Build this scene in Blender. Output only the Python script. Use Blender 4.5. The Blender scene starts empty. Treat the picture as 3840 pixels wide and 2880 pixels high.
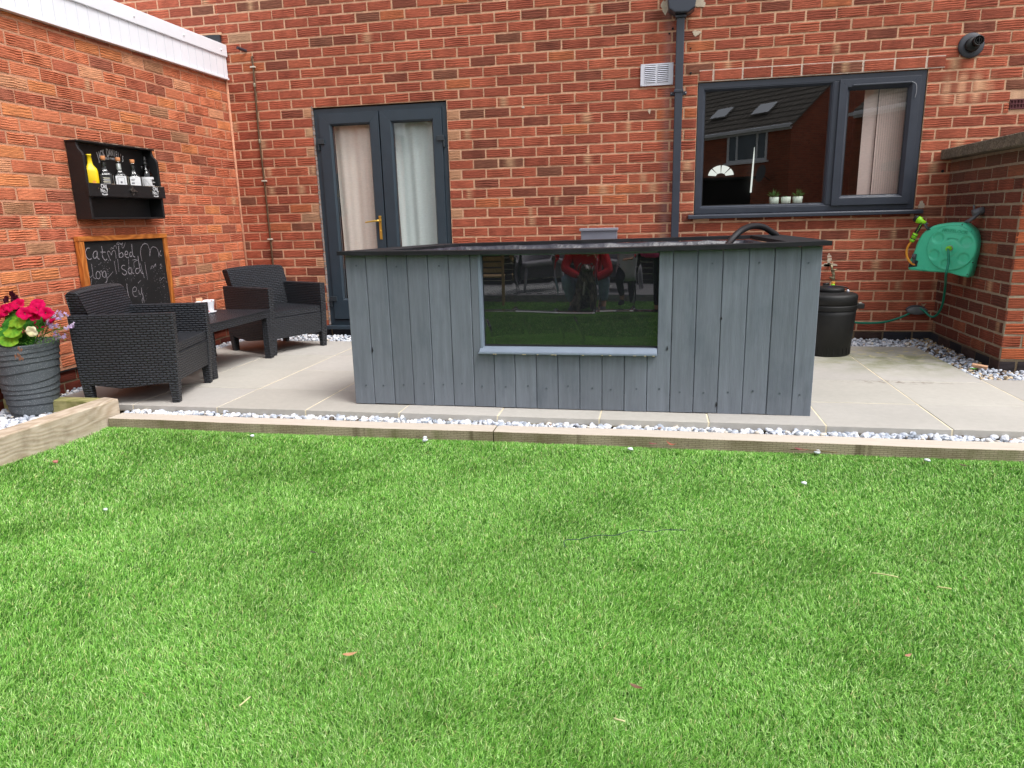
import bpy, math, random
import numpy as np
from mathutils import Vector, Matrix
R_ = math.radians
random.seed(7); rng = np.random.default_rng(11)
scene = bpy.context.scene
# ------------------------------------------------------------------ camera, light, exposure
cd = bpy.data.cameras.new('camera'); cam = bpy.data.objects.new('camera', cd); scene.collection.objects.link(cam)
cam.location = (3.8408, -6.25, 1.0383); cam.rotation_euler = (R_(76.769), R_(1.392), R_(11.088))
cd.sensor_width = 36; cd.lens = 24.80; cd.clip_start = .05; cd.clip_end = 600
scene.camera = cam
SUN_EL, SUN_AZ = R_(58), R_(120)      # azimuth clockwise from +Y (the house side)
world = bpy.data.worlds.new('World'); scene.world = world; world.use_nodes = True
wn = world.node_tree.nodes; wl = world.node_tree.links; wn.clear()
sky = wn.new('ShaderNodeTexSky'); sky.sky_type = 'NISHITA'; sky.sun_disc = False
sky.sun_elevation = SUN_EL; sky.sun_rotation = SUN_AZ; sky.air_density = 1.0; sky.dust_density = 3.0; sky.ozone_density = 1.0
hs = wn.new('ShaderNodeHueSaturation'); hs.inputs['Saturation'].default_value = .22; hs.inputs['Value'].default_value = 1.0
bg = wn.new('ShaderNodeBackground'); bg.inputs['Strength'].default_value = .15
wo = wn.new('ShaderNodeOutputWorld')
wl.new(sky.outputs[0], hs.inputs['Color']); wl.new(hs.outputs[0], bg.inputs['Color']); wl.new(bg.outputs[0], wo.inputs['Surface'])
sl = bpy.data.lights.new('sun', 'SUN'); sl.energy = 1.3; sl.angle = R_(24); sl.color = (1, .975, .94)
so = bpy.data.objects.new('sun', sl); scene.collection.objects.link(so)
sd = Vector((math.sin(SUN_AZ)*math.cos(SUN_EL), math.cos(SUN_AZ)*math.cos(SUN_EL), math.sin(SUN_EL)))
so.rotation_euler = sd.to_track_quat('Z', 'Y').to_euler()
scene.view_settings.view_transform = 'Standard'; scene.view_settings.look = 'None'
scene.view_settings.exposure = .86; scene.view_settings.gamma = 1
scene.cycles.use_denoising = True
scene.cycles.max_bounces = 8; scene.cycles.transparent_max_bounces = 12; scene.cycles.caustics_reflective = False; scene.cycles.caustics_refractive = False
# ------------------------------------------------------------------ helpers
COL = scene.collection
def lin(r, g, b):
    f = lambda c: (c/255/12.92) if c/255 <= .04045 else ((c/255+.055)/1.055)**2.4
    return (f(r), f(g), f(b))
def tag(o, label=None, cat=None, group=None, kind=None):
    if label: o['label'] = label
    if cat: o['category'] = cat
    if group: o['group'] = group
    if kind: o['kind'] = kind
    return o
def empty(name, loc=(0,0,0), rz=0, label=None, cat=None, group=None, kind=None):
    o = bpy.data.objects.new(name, None); COL.objects.link(o); o.location = loc; o.rotation_euler = (0,0,rz)
    o.empty_display_size = .05
    return tag(o, label, cat, group, kind)
class MB:
    """collects polygons; build() links them as one mesh object"""
    def __init__(s): s.v=[]; s.f=[]; s.m=[]; s.sm=[]
    def add(s, vs, fs, m=0, smooth=False):
        b=len(s.v); s.v.extend([tuple(v) for v in vs])
        for f in fs: s.f.append(tuple(b+i for i in f)); s.m.append(m); s.sm.append(smooth)
        return s
    def box(s, x0,x1,y0,y1,z0,z1, m=0, M=None):
        vs=[Vector(p) for p in [(x0,y0,z0),(x1,y0,z0),(x1,y1,z0),(x0,y1,z0),(x0,y0,z1),(x1,y0,z1),(x1,y1,z1),(x0,y1,z1)]]
        if M is not None: vs=[M@v for v in vs]
        return s.add(vs,[(0,3,2,1),(4,5,6,7),(0,1,5,4),(1,2,6,5),(2,3,7,6),(3,0,4,7)],m)
    def prism(s, poly, axis, a, b, m=0, M=None, smooth=False):
        """poly: 2D points counter-clockwise in the plane normal to axis ('x':(y,z) 'y':(x,z) 'z':(x,y))"""
        def P(p,t): return {'x':(t,p[0],p[1]),'y':(p[0],t,p[1]),'z':(p[0],p[1],t)}[axis]
        n=len(poly); vs=[Vector(P(p,a)) for p in poly]+[Vector(P(p,b)) for p in poly]
        if M is not None: vs=[M@v for v in vs]
        fs=[tuple(range(n))[::-1], tuple(range(n,2*n))]+[(i,(i+1)%n,n+(i+1)%n,n+i) for i in range(n)]
        if axis=='y': fs=[f[::-1] for f in fs]
        return s.add(vs,fs,m,smooth)
    def tube(s, pts, r, n=8, m=0, cap=True, smooth=True):
        pts=[Vector(p) for p in pts]; rs = r if hasattr(r,'__len__') else [r]*len(pts)
        T=[]
        for i in range(len(pts)):
            a=pts[max(0,i-1)]; b=pts[min(len(pts)-1,i+1)]; T.append((b-a).normalized() if (b-a).length>1e-9 else Vector((0,0,1)))
        up=Vector((0,0,1)) if abs(T[0].z)<.9 else Vector((1,0,0)); N=T[0].cross(up).normalized()
        vs=[]
        for i,p in enumerate(pts):
            N=(N-T[i]*N.dot(T[i])); N = N.normalized() if N.length>1e-6 else T[i].orthogonal().normalized()
            B=T[i].cross(N)
            for k in range(n):
                a=2*math.pi*k/n; vs.append(p+(N*math.cos(a)+B*math.sin(a))*rs[i])
        fs=[(i*n+k,i*n+(k+1)%n,(i+1)*n+(k+1)%n,(i+1)*n+k) for i in range(len(pts)-1) for k in range(n)]
        s.add(vs,fs,m,smooth)
        if cap:
            b=len(s.v)-len(vs)
            s.f.append(tuple(b+k for k in range(n))[::-1]); s.m.append(m); s.sm.append(False)
            e=b+(len(pts)-1)*n; s.f.append(tuple(e+k for k in range(n))); s.m.append(m); s.sm.append(False)
        return s
    def lathe(s, prof, n=24, m=0, M=None, smooth=True, caps=True, sq=None):
        """prof: (r,z) list bottom to top; sq: superellipse exponent for square-ish sections"""
        vs=[]
        for r,z in prof:
            for k in range(n):
                a=2*math.pi*k/n; c,d=math.cos(a),math.sin(a)
                if sq: 
                    q=(abs(c)**sq+abs(d)**sq)**(-1/sq); c*=q; d*=q
                vs.append(Vector((r*c,r*d,z)))
        if M is not None: vs=[M@v for v in vs]
        L=len(prof); fs=[(i*n+k,i*n+(k+1)%n,(i+1)*n+(k+1)%n,(i+1)*n+k) for i in range(L-1) for k in range(n)]
        s.add(vs,fs,m,smooth)
        if caps:
            b=len(s.v)-len(vs)
            if prof[0][0]>1e-5: s.f.append(tuple(b+k for k in range(n))[::-1]); s.m.append(m); s.sm.append(False)
            if prof[-1][0]>1e-5: e=b+(L-1)*n; s.f.append(tuple(e+k for k in range(n))); s.m.append(m); s.sm.append(False)
        return s
    def build(s, name, mats, parent=None, bevel=0, seg=2, uv=True, auto=True):
        me=bpy.data.meshes.new(name); me.from_pydata(s.v,[],s.f)
        mats = mats if isinstance(mats,(list,tuple)) else [mats]
        for m in mats: me.materials.append(m)
        me.polygons.foreach_set('material_index', s.m); me.polygons.foreach_set('use_smooth', s.sm)
        if uv: box_uv(me)
        me.update()
        o=bpy.data.objects.new(name,me); COL.objects.link(o)
        if parent is not None: o.parent=parent
        if bevel:
            b=o.modifiers.new('bevel','BEVEL'); b.width=bevel; b.segments=seg; b.limit_method='ANGLE'; b.angle_limit=R_(40); b.harden_normals=False
        return o
def box_uv(me):
    n=len(me.polygons)
    if not n: return
    co=np.empty(len(me.vertices)*3); me.vertices.foreach_get('co',co); co=co.reshape(-1,3)
    nr=np.empty(n*3); me.polygons.foreach_get('normal',nr); nr=np.abs(nr.reshape(-1,3)); ax=nr.argmax(1)
    lt=np.empty(n,dtype=np.int32); me.polygons.foreach_get('loop_total',lt)
    li=np.empty(len(me.loops),dtype=np.int32); me.loops.foreach_get('vertex_index',li)
    la=np.repeat(ax,lt); c=co[li]
    uv=np.where((la==0)[:,None],c[:,[1,2]],np.where((la==1)[:,None],c[:,[0,2]],c[:,[0,1]]))
    l=me.uv_layers.new(name='uv'); l.data.foreach_set('uv',uv.astype(np.float32).ravel())
def np_mesh(name, V, loops, starts, totals, mats, midx=None, smooth=None, colors=None):
    me=bpy.data.meshes.new(name); me.vertices.add(len(V)); me.vertices.foreach_set('co',V.astype(np.float32).ravel())
    me.loops.add(len(loops)); me.loops.foreach_set('vertex_index',loops.astype(np.int32))
    me.polygons.add(len(starts)); me.polygons.foreach_set('loop_start',starts.astype(np.int32)); me.polygons.foreach_set('loop_total',totals.astype(np.int32))
    for m in mats: me.materials.append(m)
    if midx is not None: me.polygons.foreach_set('material_index',midx.astype(np.int32))
    if smooth is not None: me.polygons.foreach_set('use_smooth',smooth)
    if colors is not None:
        a=me.color_attributes.new('col','FLOAT_COLOR','POINT'); a.data.foreach_set('color',colors.astype(np.float32).ravel())
    me.update(calc_edges=True)
    return me
def smooth_path(pts, k=6):
    """Catmull-Rom through pts"""
    P=[Vector(p) for p in pts]; P=[P[0]*2-P[1]]+P+[P[-1]*2-P[-2]]; out=[]
    for i in range(1,len(P)-2):
        for j in range(k):
            t=j/k; a,b,c,d=P[i-1],P[i],P[i+1],P[i+2]
            out.append(.5*((2*b)+(c-a)*t+(2*a-5*b+4*c-d)*t*t+(-a+3*b-3*c+d)*t**3))
    out.append(P[-2]); return out
# ------------------------------------------------------------------ materials
def newmat(name):
    m=bpy.data.materials.new(name); m.use_nodes=True; nt=m.node_tree; nt.nodes.clear()
    return m,nt,nt.nodes,nt.links
def pbsdf(nt, rough=.6, spec=.5, metal=0, coat=0):
    b=nt.nodes.new('ShaderNodeBsdfPrincipled'); b.inputs['Roughness'].default_value=rough
    b.inputs['Specular IOR Level'].default_value=spec; b.inputs['Metallic'].default_value=metal; b.inputs['Coat Weight'].default_value=coat
    o=nt.nodes.new('ShaderNodeOutputMaterial'); nt.links.new(b.outputs[0],o.inputs[0]); return b
def noise(nt, vec, scale, detail=4, rough=.55, stretch=None):
    if stretch:
        mp=nt.nodes.new('ShaderNodeMapping'); mp.inputs['Scale'].default_value=stretch; nt.links.new(vec,mp.inputs['Vector']); vec=mp.outputs[0]
    n=nt.nodes.new('ShaderNodeTexNoise'); n.inputs['Scale'].default_value=scale; n.inputs['Detail'].default_value=detail; n.inputs['Roughness'].default_value=rough
    nt.links.new(vec,n.inputs['Vector']); return n.outputs['Fac']
def maprange(nt, v, a, b, c, d):
    m=nt.nodes.new('ShaderNodeMapRange'); nt.links.new(v,m.inputs[0])
    for i,x in enumerate((a,b,c,d)): m.inputs[i+1].default_value=x
    return m.outputs[0]
def vscale(nt, col, f):
    m=nt.nodes.new('ShaderNodeVectorMath'); m.operation='SCALE'; nt.links.new(f,m.inputs['Scale'])
    if isinstance(col,tuple): m.inputs[0].default_value=col[:3]
    else: nt.links.new(col,m.inputs[0])
    return m.outputs[0]
def mixc(nt, fac, a, b):
    m=nt.nodes.new('ShaderNodeMix'); m.data_type='RGBA'
    for k,x in ((6,a),(7,b)):
        if isinstance(x,tuple): m.inputs[k].default_value=(*x[:3],1)
        else: nt.links.new(x,m.inputs[k])
    if isinstance(fac,(int,float)): m.inputs[0].default_value=fac
    else: nt.links.new(fac,m.inputs[0])
    return m.outputs[2]
def bump(nt, h, dist, strength=1, prev=None):
    b=nt.nodes.new('ShaderNodeBump'); b.inputs['Distance'].default_value=dist; b.inputs['Strength'].default_value=strength
    nt.links.new(h,b.inputs['Height'])
    if prev is not None: nt.links.new(prev,b.inputs['Normal'])
    return b.outputs[0]
def coords(nt, kind='Object'):
    return nt.nodes.new('ShaderNodeTexCoord').outputs[kind]
def mat(name, col, rough=.6, spec=.5, metal=0, var=.12, vs=6, bs=120, bd=.0006, coat=0, rvar=0, stretch=None, dirt=None, ds=3):
    m,nt,N,L=newmat(name); b=pbsdf(nt,rough,spec,metal,coat); c=coords(nt)
    f=maprange(nt,noise(nt,c,vs,5,stretch=stretch),.3,.7,1-var,1+var); cc=vscale(nt,tuple(col),f)
    if dirt: cc=mixc(nt,maprange(nt,noise(nt,c,ds,7,.65),.52,.72,0,.7),cc,tuple(dirt))
    L.new(cc,b.inputs['Base Color'])
    if rvar: L.new(maprange(nt,noise(nt,c,vs*2,5),.3,.7,rough-rvar,rough+rvar),b.inputs['Roughness'])
    if bd: L.new(bump(nt,noise(nt,c,bs,3,stretch=stretch),bd),b.inputs['Normal'])
    return m
def attrmat(name, rough=.85, spec=.3, var=.12, vs=90, bs=300, bd=.0008, sheen=0, trans=0):
    m,nt,N,L=newmat(name); b=pbsdf(nt,rough,spec); c=coords(nt); a=N.new('ShaderNodeAttribute'); a.attribute_name='col'
    L.new(vscale(nt,a.outputs['Color'],maprange(nt,noise(nt,c,vs,4),.3,.7,1-var,1+var)),b.inputs['Base Color'])
    if bd: L.new(bump(nt,noise(nt,c,bs,3),bd),b.inputs['Normal'])
    if trans: b.inputs['Subsurface Weight'].default_value=0
    return m
def emit(name, col, s):
    m,nt,N,L=newmat(name); e=N.new('ShaderNodeEmission'); e.inputs[0].default_value=(*col,1); e.inputs[1].default_value=s
    o=N.new('ShaderNodeOutputMaterial'); L.new(e.outputs[0],o.inputs[0]); return m
def glassmat(name, ior=1.75, rough=.0, tint=(1,1,1), wob=.0, ws=4):
    """thin pane: fresnel mirror over plain transparency"""
    m,nt,N,L=newmat(name); t=N.new('ShaderNodeBsdfTransparent'); t.inputs[0].default_value=(*tint,1)
    g=N.new('ShaderNodeBsdfGlossy'); g.inputs['Roughness'].default_value=rough; fr=N.new('ShaderNodeFresnel'); ge=N.new('ShaderNodeNewGeometry'); L.new(maprange(nt,ge.outputs['Backfacing'],0,1,ior,1/ior),fr.inputs[0])
    mx=N.new('ShaderNodeMixShader'); L.new(fr.outputs[0],mx.inputs[0]); L.new(t.outputs[0],mx.inputs[1]); L.new(g.outputs[0],mx.inputs[2])
    o=N.new('ShaderNodeOutputMaterial'); L.new(mx.outputs[0],o.inputs[0])
    if wob: 
        n=bump(nt,noise(nt,coords(nt),ws,2),wob); L.new(n,g.inputs['Normal'])
    return m
def woodmat(name, c1, c2, axis='x', rough=.75, scale=1., knots=True, weather=None, wf=.5, bd=.0008, spec=.3):
    """grain runs along axis in object space"""
    m,nt,N,L=newmat(name); b=pbsdf(nt,rough,spec); c=coords(nt)
    st={'x':(1.2,14,14),'y':(14,1.2,14),'z':(14,14,1.2)}[axis]
    warp=noise(nt,c,2.2*scale,3,stretch=tuple(.35 if s<2 else 1.0 for s in st))
    w=N.new('ShaderNodeTexWave'); w.wave_type='BANDS'; w.bands_direction='Z' if axis!='z' else 'X'; w.inputs['Scale'].default_value=6*scale; w.inputs['Distortion'].default_value=0
    va=N.new('ShaderNodeVectorMath'); va.operation='ADD'; L.new(c,va.inputs[0]); 
    cb=N.new('ShaderNodeCombineXYZ'); 
    for k in range(3): L.new(maprange(nt,warp,0,1,0,.9/scale),cb.inputs[k])
    L.new(cb.outputs[0],va.inputs[1]); L.new(va.outputs[0],w.inputs['Vector'])
    fine=noise(nt,c,9*scale,5,.6,stretch=st)
    f=N.new('ShaderNodeMath'); f.operation='ADD'; L.new(maprange(nt,w.outputs['Fac'],0,1,0,.55),f.inputs[0]); L.new(maprange(nt,fine,.3,.7,0,.45),f.inputs[1])
    cc=mixc(nt,f.outputs[0],tuple(c1),tuple(c2))
    if weather: cc=mixc(nt,maprange(nt,noise(nt,c,5*scale,6,.65),.5,.68,0,wf),cc,tuple(weather))
    L.new(cc,b.inputs['Base Color']); L.new(bump(nt,f.outputs[0],bd),b.inputs['Normal']); return m
def weavemat(name, col, w=.034, h=.011, rot=0, rough=.42):
    """moulded rattan: short raised strands laid like brickwork"""
    m,nt,N,L=newmat(name); b=pbsdf(nt,rough,.5); uv=coords(nt,'UV')
    mp=N.new('ShaderNodeMapping'); mp.inputs['Rotation'].default_value=(0,0,rot); L.new(uv,mp.inputs[0])
    t=N.new('ShaderNodeTexBrick'); L.new(mp.outputs[0],t.inputs['Vector']); t.inputs['Scale'].default_value=1
    t.inputs['Brick Width'].default_value=w; t.inputs['Row Height'].default_value=h; t.inputs['Mortar Size'].default_value=.0052; t.inputs['Mortar Smooth'].default_value=1
    t.inputs['Color1'].default_value=(*[c*2.1 for c in col],1); t.inputs['Color2'].default_value=(*[c*1.5 for c in col],1); t.inputs['Mortar'].default_value=(*[c*.22 for c in col],1)  # strand highlights and shade in the gaps are painted into these colours
    f=maprange(nt,noise(nt,coords(nt),3,4),.3,.7,.85,1.15)
    L.new(vscale(nt,t.outputs['Color'],f),b.inputs['Base Color'])
    inv=maprange(nt,t.outputs['Fac'],0,1,1,0); L.new(bump(nt,inv,.008,1),b.inputs['Normal']); return m
M={}
M['anth']=mat('anthracite_plastic',lin(52,57,68),.38,var=.07,vs=9,bs=260,bd=.0001,rvar=.06)
M['anth2']=mat('anthracite_door',lin(46,58,68),.4,var=.08,vs=9,bs=200,bd=.00012,rvar=.06)
M['gasket']=mat('rubber_gasket',(.01,.01,.012),.6,var=0,bd=0)
M['white']=mat('white_plastic',lin(232,233,240),.35,var=.03,vs=5,bs=60,bd=.0002,rvar=.05)
M['whitemetal']=mat('white_metal',lin(215,215,225),.4,var=.03,bd=0)
M['brass']=mat('brass',lin(226,188,92),.34,metal=.85,var=.08,bd=0)
M['black']=mat('black_plastic',(.0042,.0042,.0046),.58,var=.15,vs=8,bs=200,bd=.0002,rvar=.08)
M['pipe']=mat('brown_pipe',lin(90,68,48),.45,var=.2,vs=12,metal=.3,bd=.0002)
M['steel']=mat('steel',(.45,.45,.46),.35,metal=1,var=.1,bd=0)
M['darkgrey']=mat('dark_grey_plastic',lin(70,72,76),.5,var=.15,vs=20,bd=.0002)
M['green']=mat('green_plastic',lin(72,198,158),.34,var=.08,vs=7,bs=80,bd=.0002,dirt=lin(90,180,150),ds=9,rvar=.08)
M['lime']=mat('lime_plastic',lin(140,215,30),.35,var=.05,bd=0)
M['greenhose']=mat('green_hose',lin(10,125,100),.4,var=.1,vs=20,bd=0)
M['orange']=mat('orange_hose',lin(225,150,40),.45,var=.08,bd=0)
M['glass']=glassmat('window_glass',2.4,0)
M['doorglass']=glassmat('door_glass',1.85,0,wob=.0012,ws=2.2)
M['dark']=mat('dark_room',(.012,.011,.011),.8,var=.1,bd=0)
M['rattan']=weavemat('rattan_weave',lin(34,37,43),.041,.0145)
M['rattantop']=weavemat('rattan_tabletop',lin(46,48,56),.030,.0095,R_(90))
# ------------------------------------------------------------------ brickwork
PITCH, COURSE, PH = .2222, .0828, .0552
PAL_HOUSE=[(lin(158,84,63),40),(lin(146,76,58),30),(lin(164,89,66),16),(lin(124,69,54),8),(lin(168,96,64),3.5),(lin(118,74,58),3),(lin(158,122,96),.8)]
PAL_EXT=[(lin(190,112,80),36),(lin(178,100,72),26),(lin(166,91,68),18),(lin(194,120,78),9),(lin(198,138,104),4),(lin(152,88,68),8),(lin(158,112,84),1.5)]
PAL_GARDEN=[(lin(110,60,47),40),(lin(96,55,45),30),(lin(124,67,51),20),(lin(138,80,58),6)]
PAL_PLINTH=[(lin(56,56,62),5),(lin(44,42,46),4),(lin(74,58,54),2)]
PAL_SMOOTH=[(lin(104,48,36),5),(lin(92,42,34),4),(lin(116,56,40),2)]
M['brick']=attrmat('brick',.9,.25,.16,160,420,.0006)
def mortar(name,c,dirt):
    m,nt,N,L=newmat(name); b=pbsdf(nt,.95,.2); c0=coords(nt)
    cc=vscale(nt,c,maprange(nt,noise(nt,c0,30,5),.3,.7,.84,1.14))
    cc=mixc(nt,maprange(nt,noise(nt,c0,2.5,6,.6),.5,.75,0,.6),cc,dirt)
    L.new(cc,b.inputs['Base Color']); L.new(bump(nt,noise(nt,c0,180,4),.003),b.inputs['Normal']); return m
M['mortar']=mortar('mortar',lin(208,166,136),lin(190,146,118)); M['mortar_ext']=mortar('mortar_extension',lin(198,144,116),lin(186,130,104))
M['mortar_garden']=mortar('mortar_garden',lin(158,144,124),lin(130,120,100)); M['mortar_dark']=mortar('mortar_plinth',lin(120,104,84),lin(90,86,60))
def pick(pal):
    w=[p[1] for p in pal]; return np.array(random.choices([p[0] for p in pal],w)[0])
def vnoise(u,v,seed,s):
    return np.sin(u*s*1.7+seed*3.1+np.sin(v*s*2.3+seed)*1.3)*np.cos(v*s*1.9-seed*1.7+np.sin(u*s*1.1+seed*2)*1.1)
def brick_wall(name, O, U, Nn, u0, u1, z0, z1, holes, pal, mort, parent, phase=0., groove=4.6, amp=.0022, stagger=.5, course=COURSE, ph=PH, nx=9, nz=15, recess=.0045,gap=.0074, flat=False, stain=None, colf=None, headers=None, chip=.0016):
    """wall in the plane through O spanned by U (horizontal) and Z, facing Nn; holes: (ua,ub,za,zb)"""
    O,U,Nn=map(lambda t:np.array(t,float),(O,U,Nn)); Z=np.array((0,0,1.))
    V=[];C=[];Q=[];MI=[];nv=0
    flip = np.dot(np.cross(U,Z),Nn)<0
    def quad(a,b,c,d): return (a,b,c,d) if not flip else (a,d,c,b)
    r0=int(math.floor((z0-ph)/course)); r1=int(math.ceil((z1-ph)/course))
    for r in range(r0,r1):
        za,zb=ph+r*course+gap,ph+(r+1)*course-gap
        za,zb=max(za,z0),min(zb,z1)
        if zb-za<.012: continue
        off=phase+(r%2)*stagger*PITCH
        k0=int(math.floor((u0-off)/PITCH))-1; k1=int(math.ceil((u1-off)/PITCH))+1
        for k in range(k0,k1):
            jj=random.uniform(-.002,.002)
            ua,ub=off+k*PITCH+gap*.92+jj,off+(k+1)*PITCH-gap*.92+jj
            ua,ub=max(ua,u0),min(ub,u1)
            pieces=[(ua,ub,za,zb)]
            for (ha,hb,hc,hd) in holes:
                nxt=[]
                for (a,b,c,d) in pieces:
                    if b<=ha or a>=hb or d<=hc or c>=hd: nxt.append((a,b,c,d)); continue
                    if hd-hc>0 and (c<hc-.02 and d>hc): nxt.append((a,b,c,hc)) if (a>=ha-.001 and b<=hb+.001) else None
                    if (d>hd+.02 and c<hd) and (a>=ha-.001 and b<=hb+.001): nxt.append((a,b,hd,d))
                    if a<ha: nxt.append((a,ha-.003,c,d))
                    if b>hb: nxt.append((hb+.003,b,c,d))
                pieces=nxt
            base=pick(pal)*random.uniform(.93,1.07)
            for (a,b,c,d) in pieces:
                if b-a<.018 or d-c<.012: continue
                tz=random.uniform(-.0012,.0012); c+=tz; d+=random.uniform(-.001,.001)
                seed=random.uniform(0,100); prot=random.uniform(-.0015,.002)
                mx=max(3,int(nx*(b-a)/PITCH)+1)
                uu=np.linspace(a,b,mx); zz=np.linspace(c,d,nz); g,h=np.meshgrid(uu,zz)
                # ragged arrises
                eu=np.zeros_like(g); ez=np.zeros_like(h)
                eu[:,0]+=chip*vnoise(h[:,0],h[:,0],seed,150); eu[:,-1]+=chip*vnoise(h[:,-1],h[:,-1],seed+4,150)
                ez[0,:]+=chip*vnoise(g[0,:],g[0,:],seed+7,60); ez[-1,:]+=chip*vnoise(g[-1,:],g[-1,:],seed+9,60)
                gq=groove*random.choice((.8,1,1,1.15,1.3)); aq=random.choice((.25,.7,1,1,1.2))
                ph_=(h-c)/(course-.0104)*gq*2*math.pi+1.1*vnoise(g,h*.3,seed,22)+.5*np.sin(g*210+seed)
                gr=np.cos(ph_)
                am=0 if flat else aq*amp*(.6+.5*vnoise(g,h,seed+2,14))
                dd=prot+am*gr+.0007*vnoise(g,h,seed+5,130)
                edge=np.minimum.reduce([g-a,b-g,h-c,d-h]); dd=dd-.0022*np.clip(1-edge/.004,0,1)
                P=O+ (g+eu)[...,None]*U+(h+ez)[...,None]*Z+dd[...,None]*Nn
                # colour: kiln bands, flecks, shade painted into the grooves, ridges worn lighter
                col=np.tile(base,(nz,mx,1))
                band=.5+.5*np.sin((g-a)*random.uniform(18,46)+seed)
                if random.random()<.45: col=col*(1+ .22*(band[...,None]-.5)*np.array((1,1.1,1.1)))
                if random.random()<.07:
                    pc=np.array(lin(190,152,118)); cen=random.uniform(.2,.8)*(b-a)+a; wgt=np.clip(1.1-np.abs(g-cen)/random.uniform(.02,.05),0,1)*.75
                    col=col*(1-wgt[...,None])+pc*wgt[...,None]
                fl=np.array([[random.random() for _ in range(mx)] for _ in range(nz)])
                col=col*(.78+.44*fl[...,None])
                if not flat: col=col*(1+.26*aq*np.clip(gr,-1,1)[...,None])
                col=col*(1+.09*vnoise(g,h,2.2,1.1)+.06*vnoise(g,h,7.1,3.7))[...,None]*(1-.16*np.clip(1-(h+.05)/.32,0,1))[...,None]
                if stain is not None: col=stain(g,h,col)
                V.append(P.reshape(-1,3)); C.append(np.concatenate([col.reshape(-1,3),np.ones((mx*nz,1))],1))
                idx=np.arange(mx*nz).reshape(nz,mx)+nv
                for i in range(nz-1):
                    for j in range(mx-1): Q.append(quad(idx[i,j],idx[i,j+1],idx[i+1,j+1],idx[i+1,j])); MI.append(0)
                # sides back to the mortar
                per=[idx[0,j] for j in range(mx)]+[idx[i,mx-1] for i in range(1,nz)]+[idx[nz-1,j] for j in range(mx-2,-1,-1)]+[idx[i,0] for i in range(nz-2,0,-1)]
                PP=P.reshape(-1,3)[[q-nv for q in per]]-Nn*(recess+.004)
                V.append(PP); C.append(np.concatenate([np.tile(base*.8,(len(per),1)),np.ones((len(per),1))],1))
                s0=nv+mx*nz; n=len(per)
                for i in range(n): Q.append(quad(per[(i+1)%n],per[i],s0+i,s0+(i+1)%n)); MI.append(0)
                nv+=mx*nz+n
    # mortar bed, cut round the holes
    us=sorted({u0,u1,*[min(max(x,u0),u1) for h in holes for x in h[:2]]}); zs=sorted({z0,z1,*[min(max(x,z0),z1) for h in holes for x in h[2:]]})
    for i in range(len(us)-1):
        for j in range(len(zs)-1):
            cu,cz=(us[i]+us[i+1])/2,(zs[j]+zs[j+1])/2
            if any(h[0]<cu<h[1] and h[2]<cz<h[3] for h in holes): continue
            pts=[O+u*U+z*Z-Nn*recess for u,z in ((us[i],zs[j]),(us[i+1],zs[j]),(us[i+1],zs[j+1]),(us[i],zs[j+1]))]
            V.append(np.array(pts)); C.append(np.ones((4,4))); Q.append(quad(nv,nv+1,nv+2,nv+3)); MI.append(1); nv+=4
    # reveals of the openings
    for (ha,hb,hc,hd) in holes:
        if hb-ha<.3: continue
        for (p,q,s) in (((ha,hc),(ha,hd),1),((ha,hd),(hb,hd),1),((hb,hd),(hb,hc),1),((hb,hc),(ha,hc),1)):
            pts=[O+p[0]*U+p[1]*Z-Nn*recess,O+q[0]*U+q[1]*Z-Nn*recess,O+q[0]*U+q[1]*Z-Nn*.16,O+p[0]*U+p[1]*Z-Nn*.16]
            V.append(np.array(pts)); C.append(np.ones((4,4))); Q.append((nv,nv+1,nv+2,nv+3)); MI.append(1); nv+=4
    V=np.concatenate(V); C=np.concatenate(C); Q=np.array(Q)
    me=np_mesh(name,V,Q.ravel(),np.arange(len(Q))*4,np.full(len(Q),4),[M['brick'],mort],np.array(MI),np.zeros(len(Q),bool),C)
    o=bpy.data.objects.new(name,me); COL.objects.link(o)
    if parent is not None: o.parent=parent
    return o
# ---- the house: one long wall facing the camera
house=empty('brick_house',(3.2,0,0),0,'red brick house wall with dark grey glazed double doors and a wide kitchen window','house')
house.location=(0,0,0)
DX0,DX1,DZ0,DZ1=.812,2.062,.055,2.043
WX0,WX1,WZ0,WZ1=4.164,5.858,.995,2.062
def house_stain(g,h,c):
    if (g.max()<.815 and g.min()>.66 or g.min()>2.05 and g.max()<2.19) and g.max()-g.min()<.135 and random.random()<.6: c=c*.35+np.array(lin(188,150,116))*.65
    # cement smears by the downpipe, chalky repair above the right window corner, damp foot
    w=np.clip(1-np.abs(g-3.93)/.05,0,1)*.35; c=c*(1-w[...,None])+np.array(lin(168,140,138))*w[...,None]
    w=np.clip(1-np.abs(g-6.12)/.22,0,1)*np.clip(1-np.abs(h-1.90)/.14,0,1); w=np.clip(w*1.8,0,.7); pat=(.5+.5*np.sin(g*60))*w
    c=c*(1-pat[...,None])+np.array(lin(226,176,140))*pat[...,None]
    return c
holes=[(DX0,DX1,DZ0-.3,DZ1),(WX0,WX1,WZ0,WZ1)]
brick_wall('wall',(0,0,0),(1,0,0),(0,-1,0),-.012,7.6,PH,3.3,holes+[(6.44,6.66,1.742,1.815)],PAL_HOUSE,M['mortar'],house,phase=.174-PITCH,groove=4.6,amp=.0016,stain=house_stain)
brick_wall('plinth',(0,.004,0),(1,0,0),(0,-1,0),0.0,6.09,-.12,PH,[],PAL_PLINTH,M['mortar_dark'],house,phase=.05,flat=True,nz=5,nx=4)
brick_wall('upper_wall',(0,0,0),(1,0,0),(0,-1,0),-3.2,-.014,2.60,3.3,[],PAL_HOUSE,M['mortar'],house,phase=.174-PITCH,groove=4.6,amp=.0016)
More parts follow.
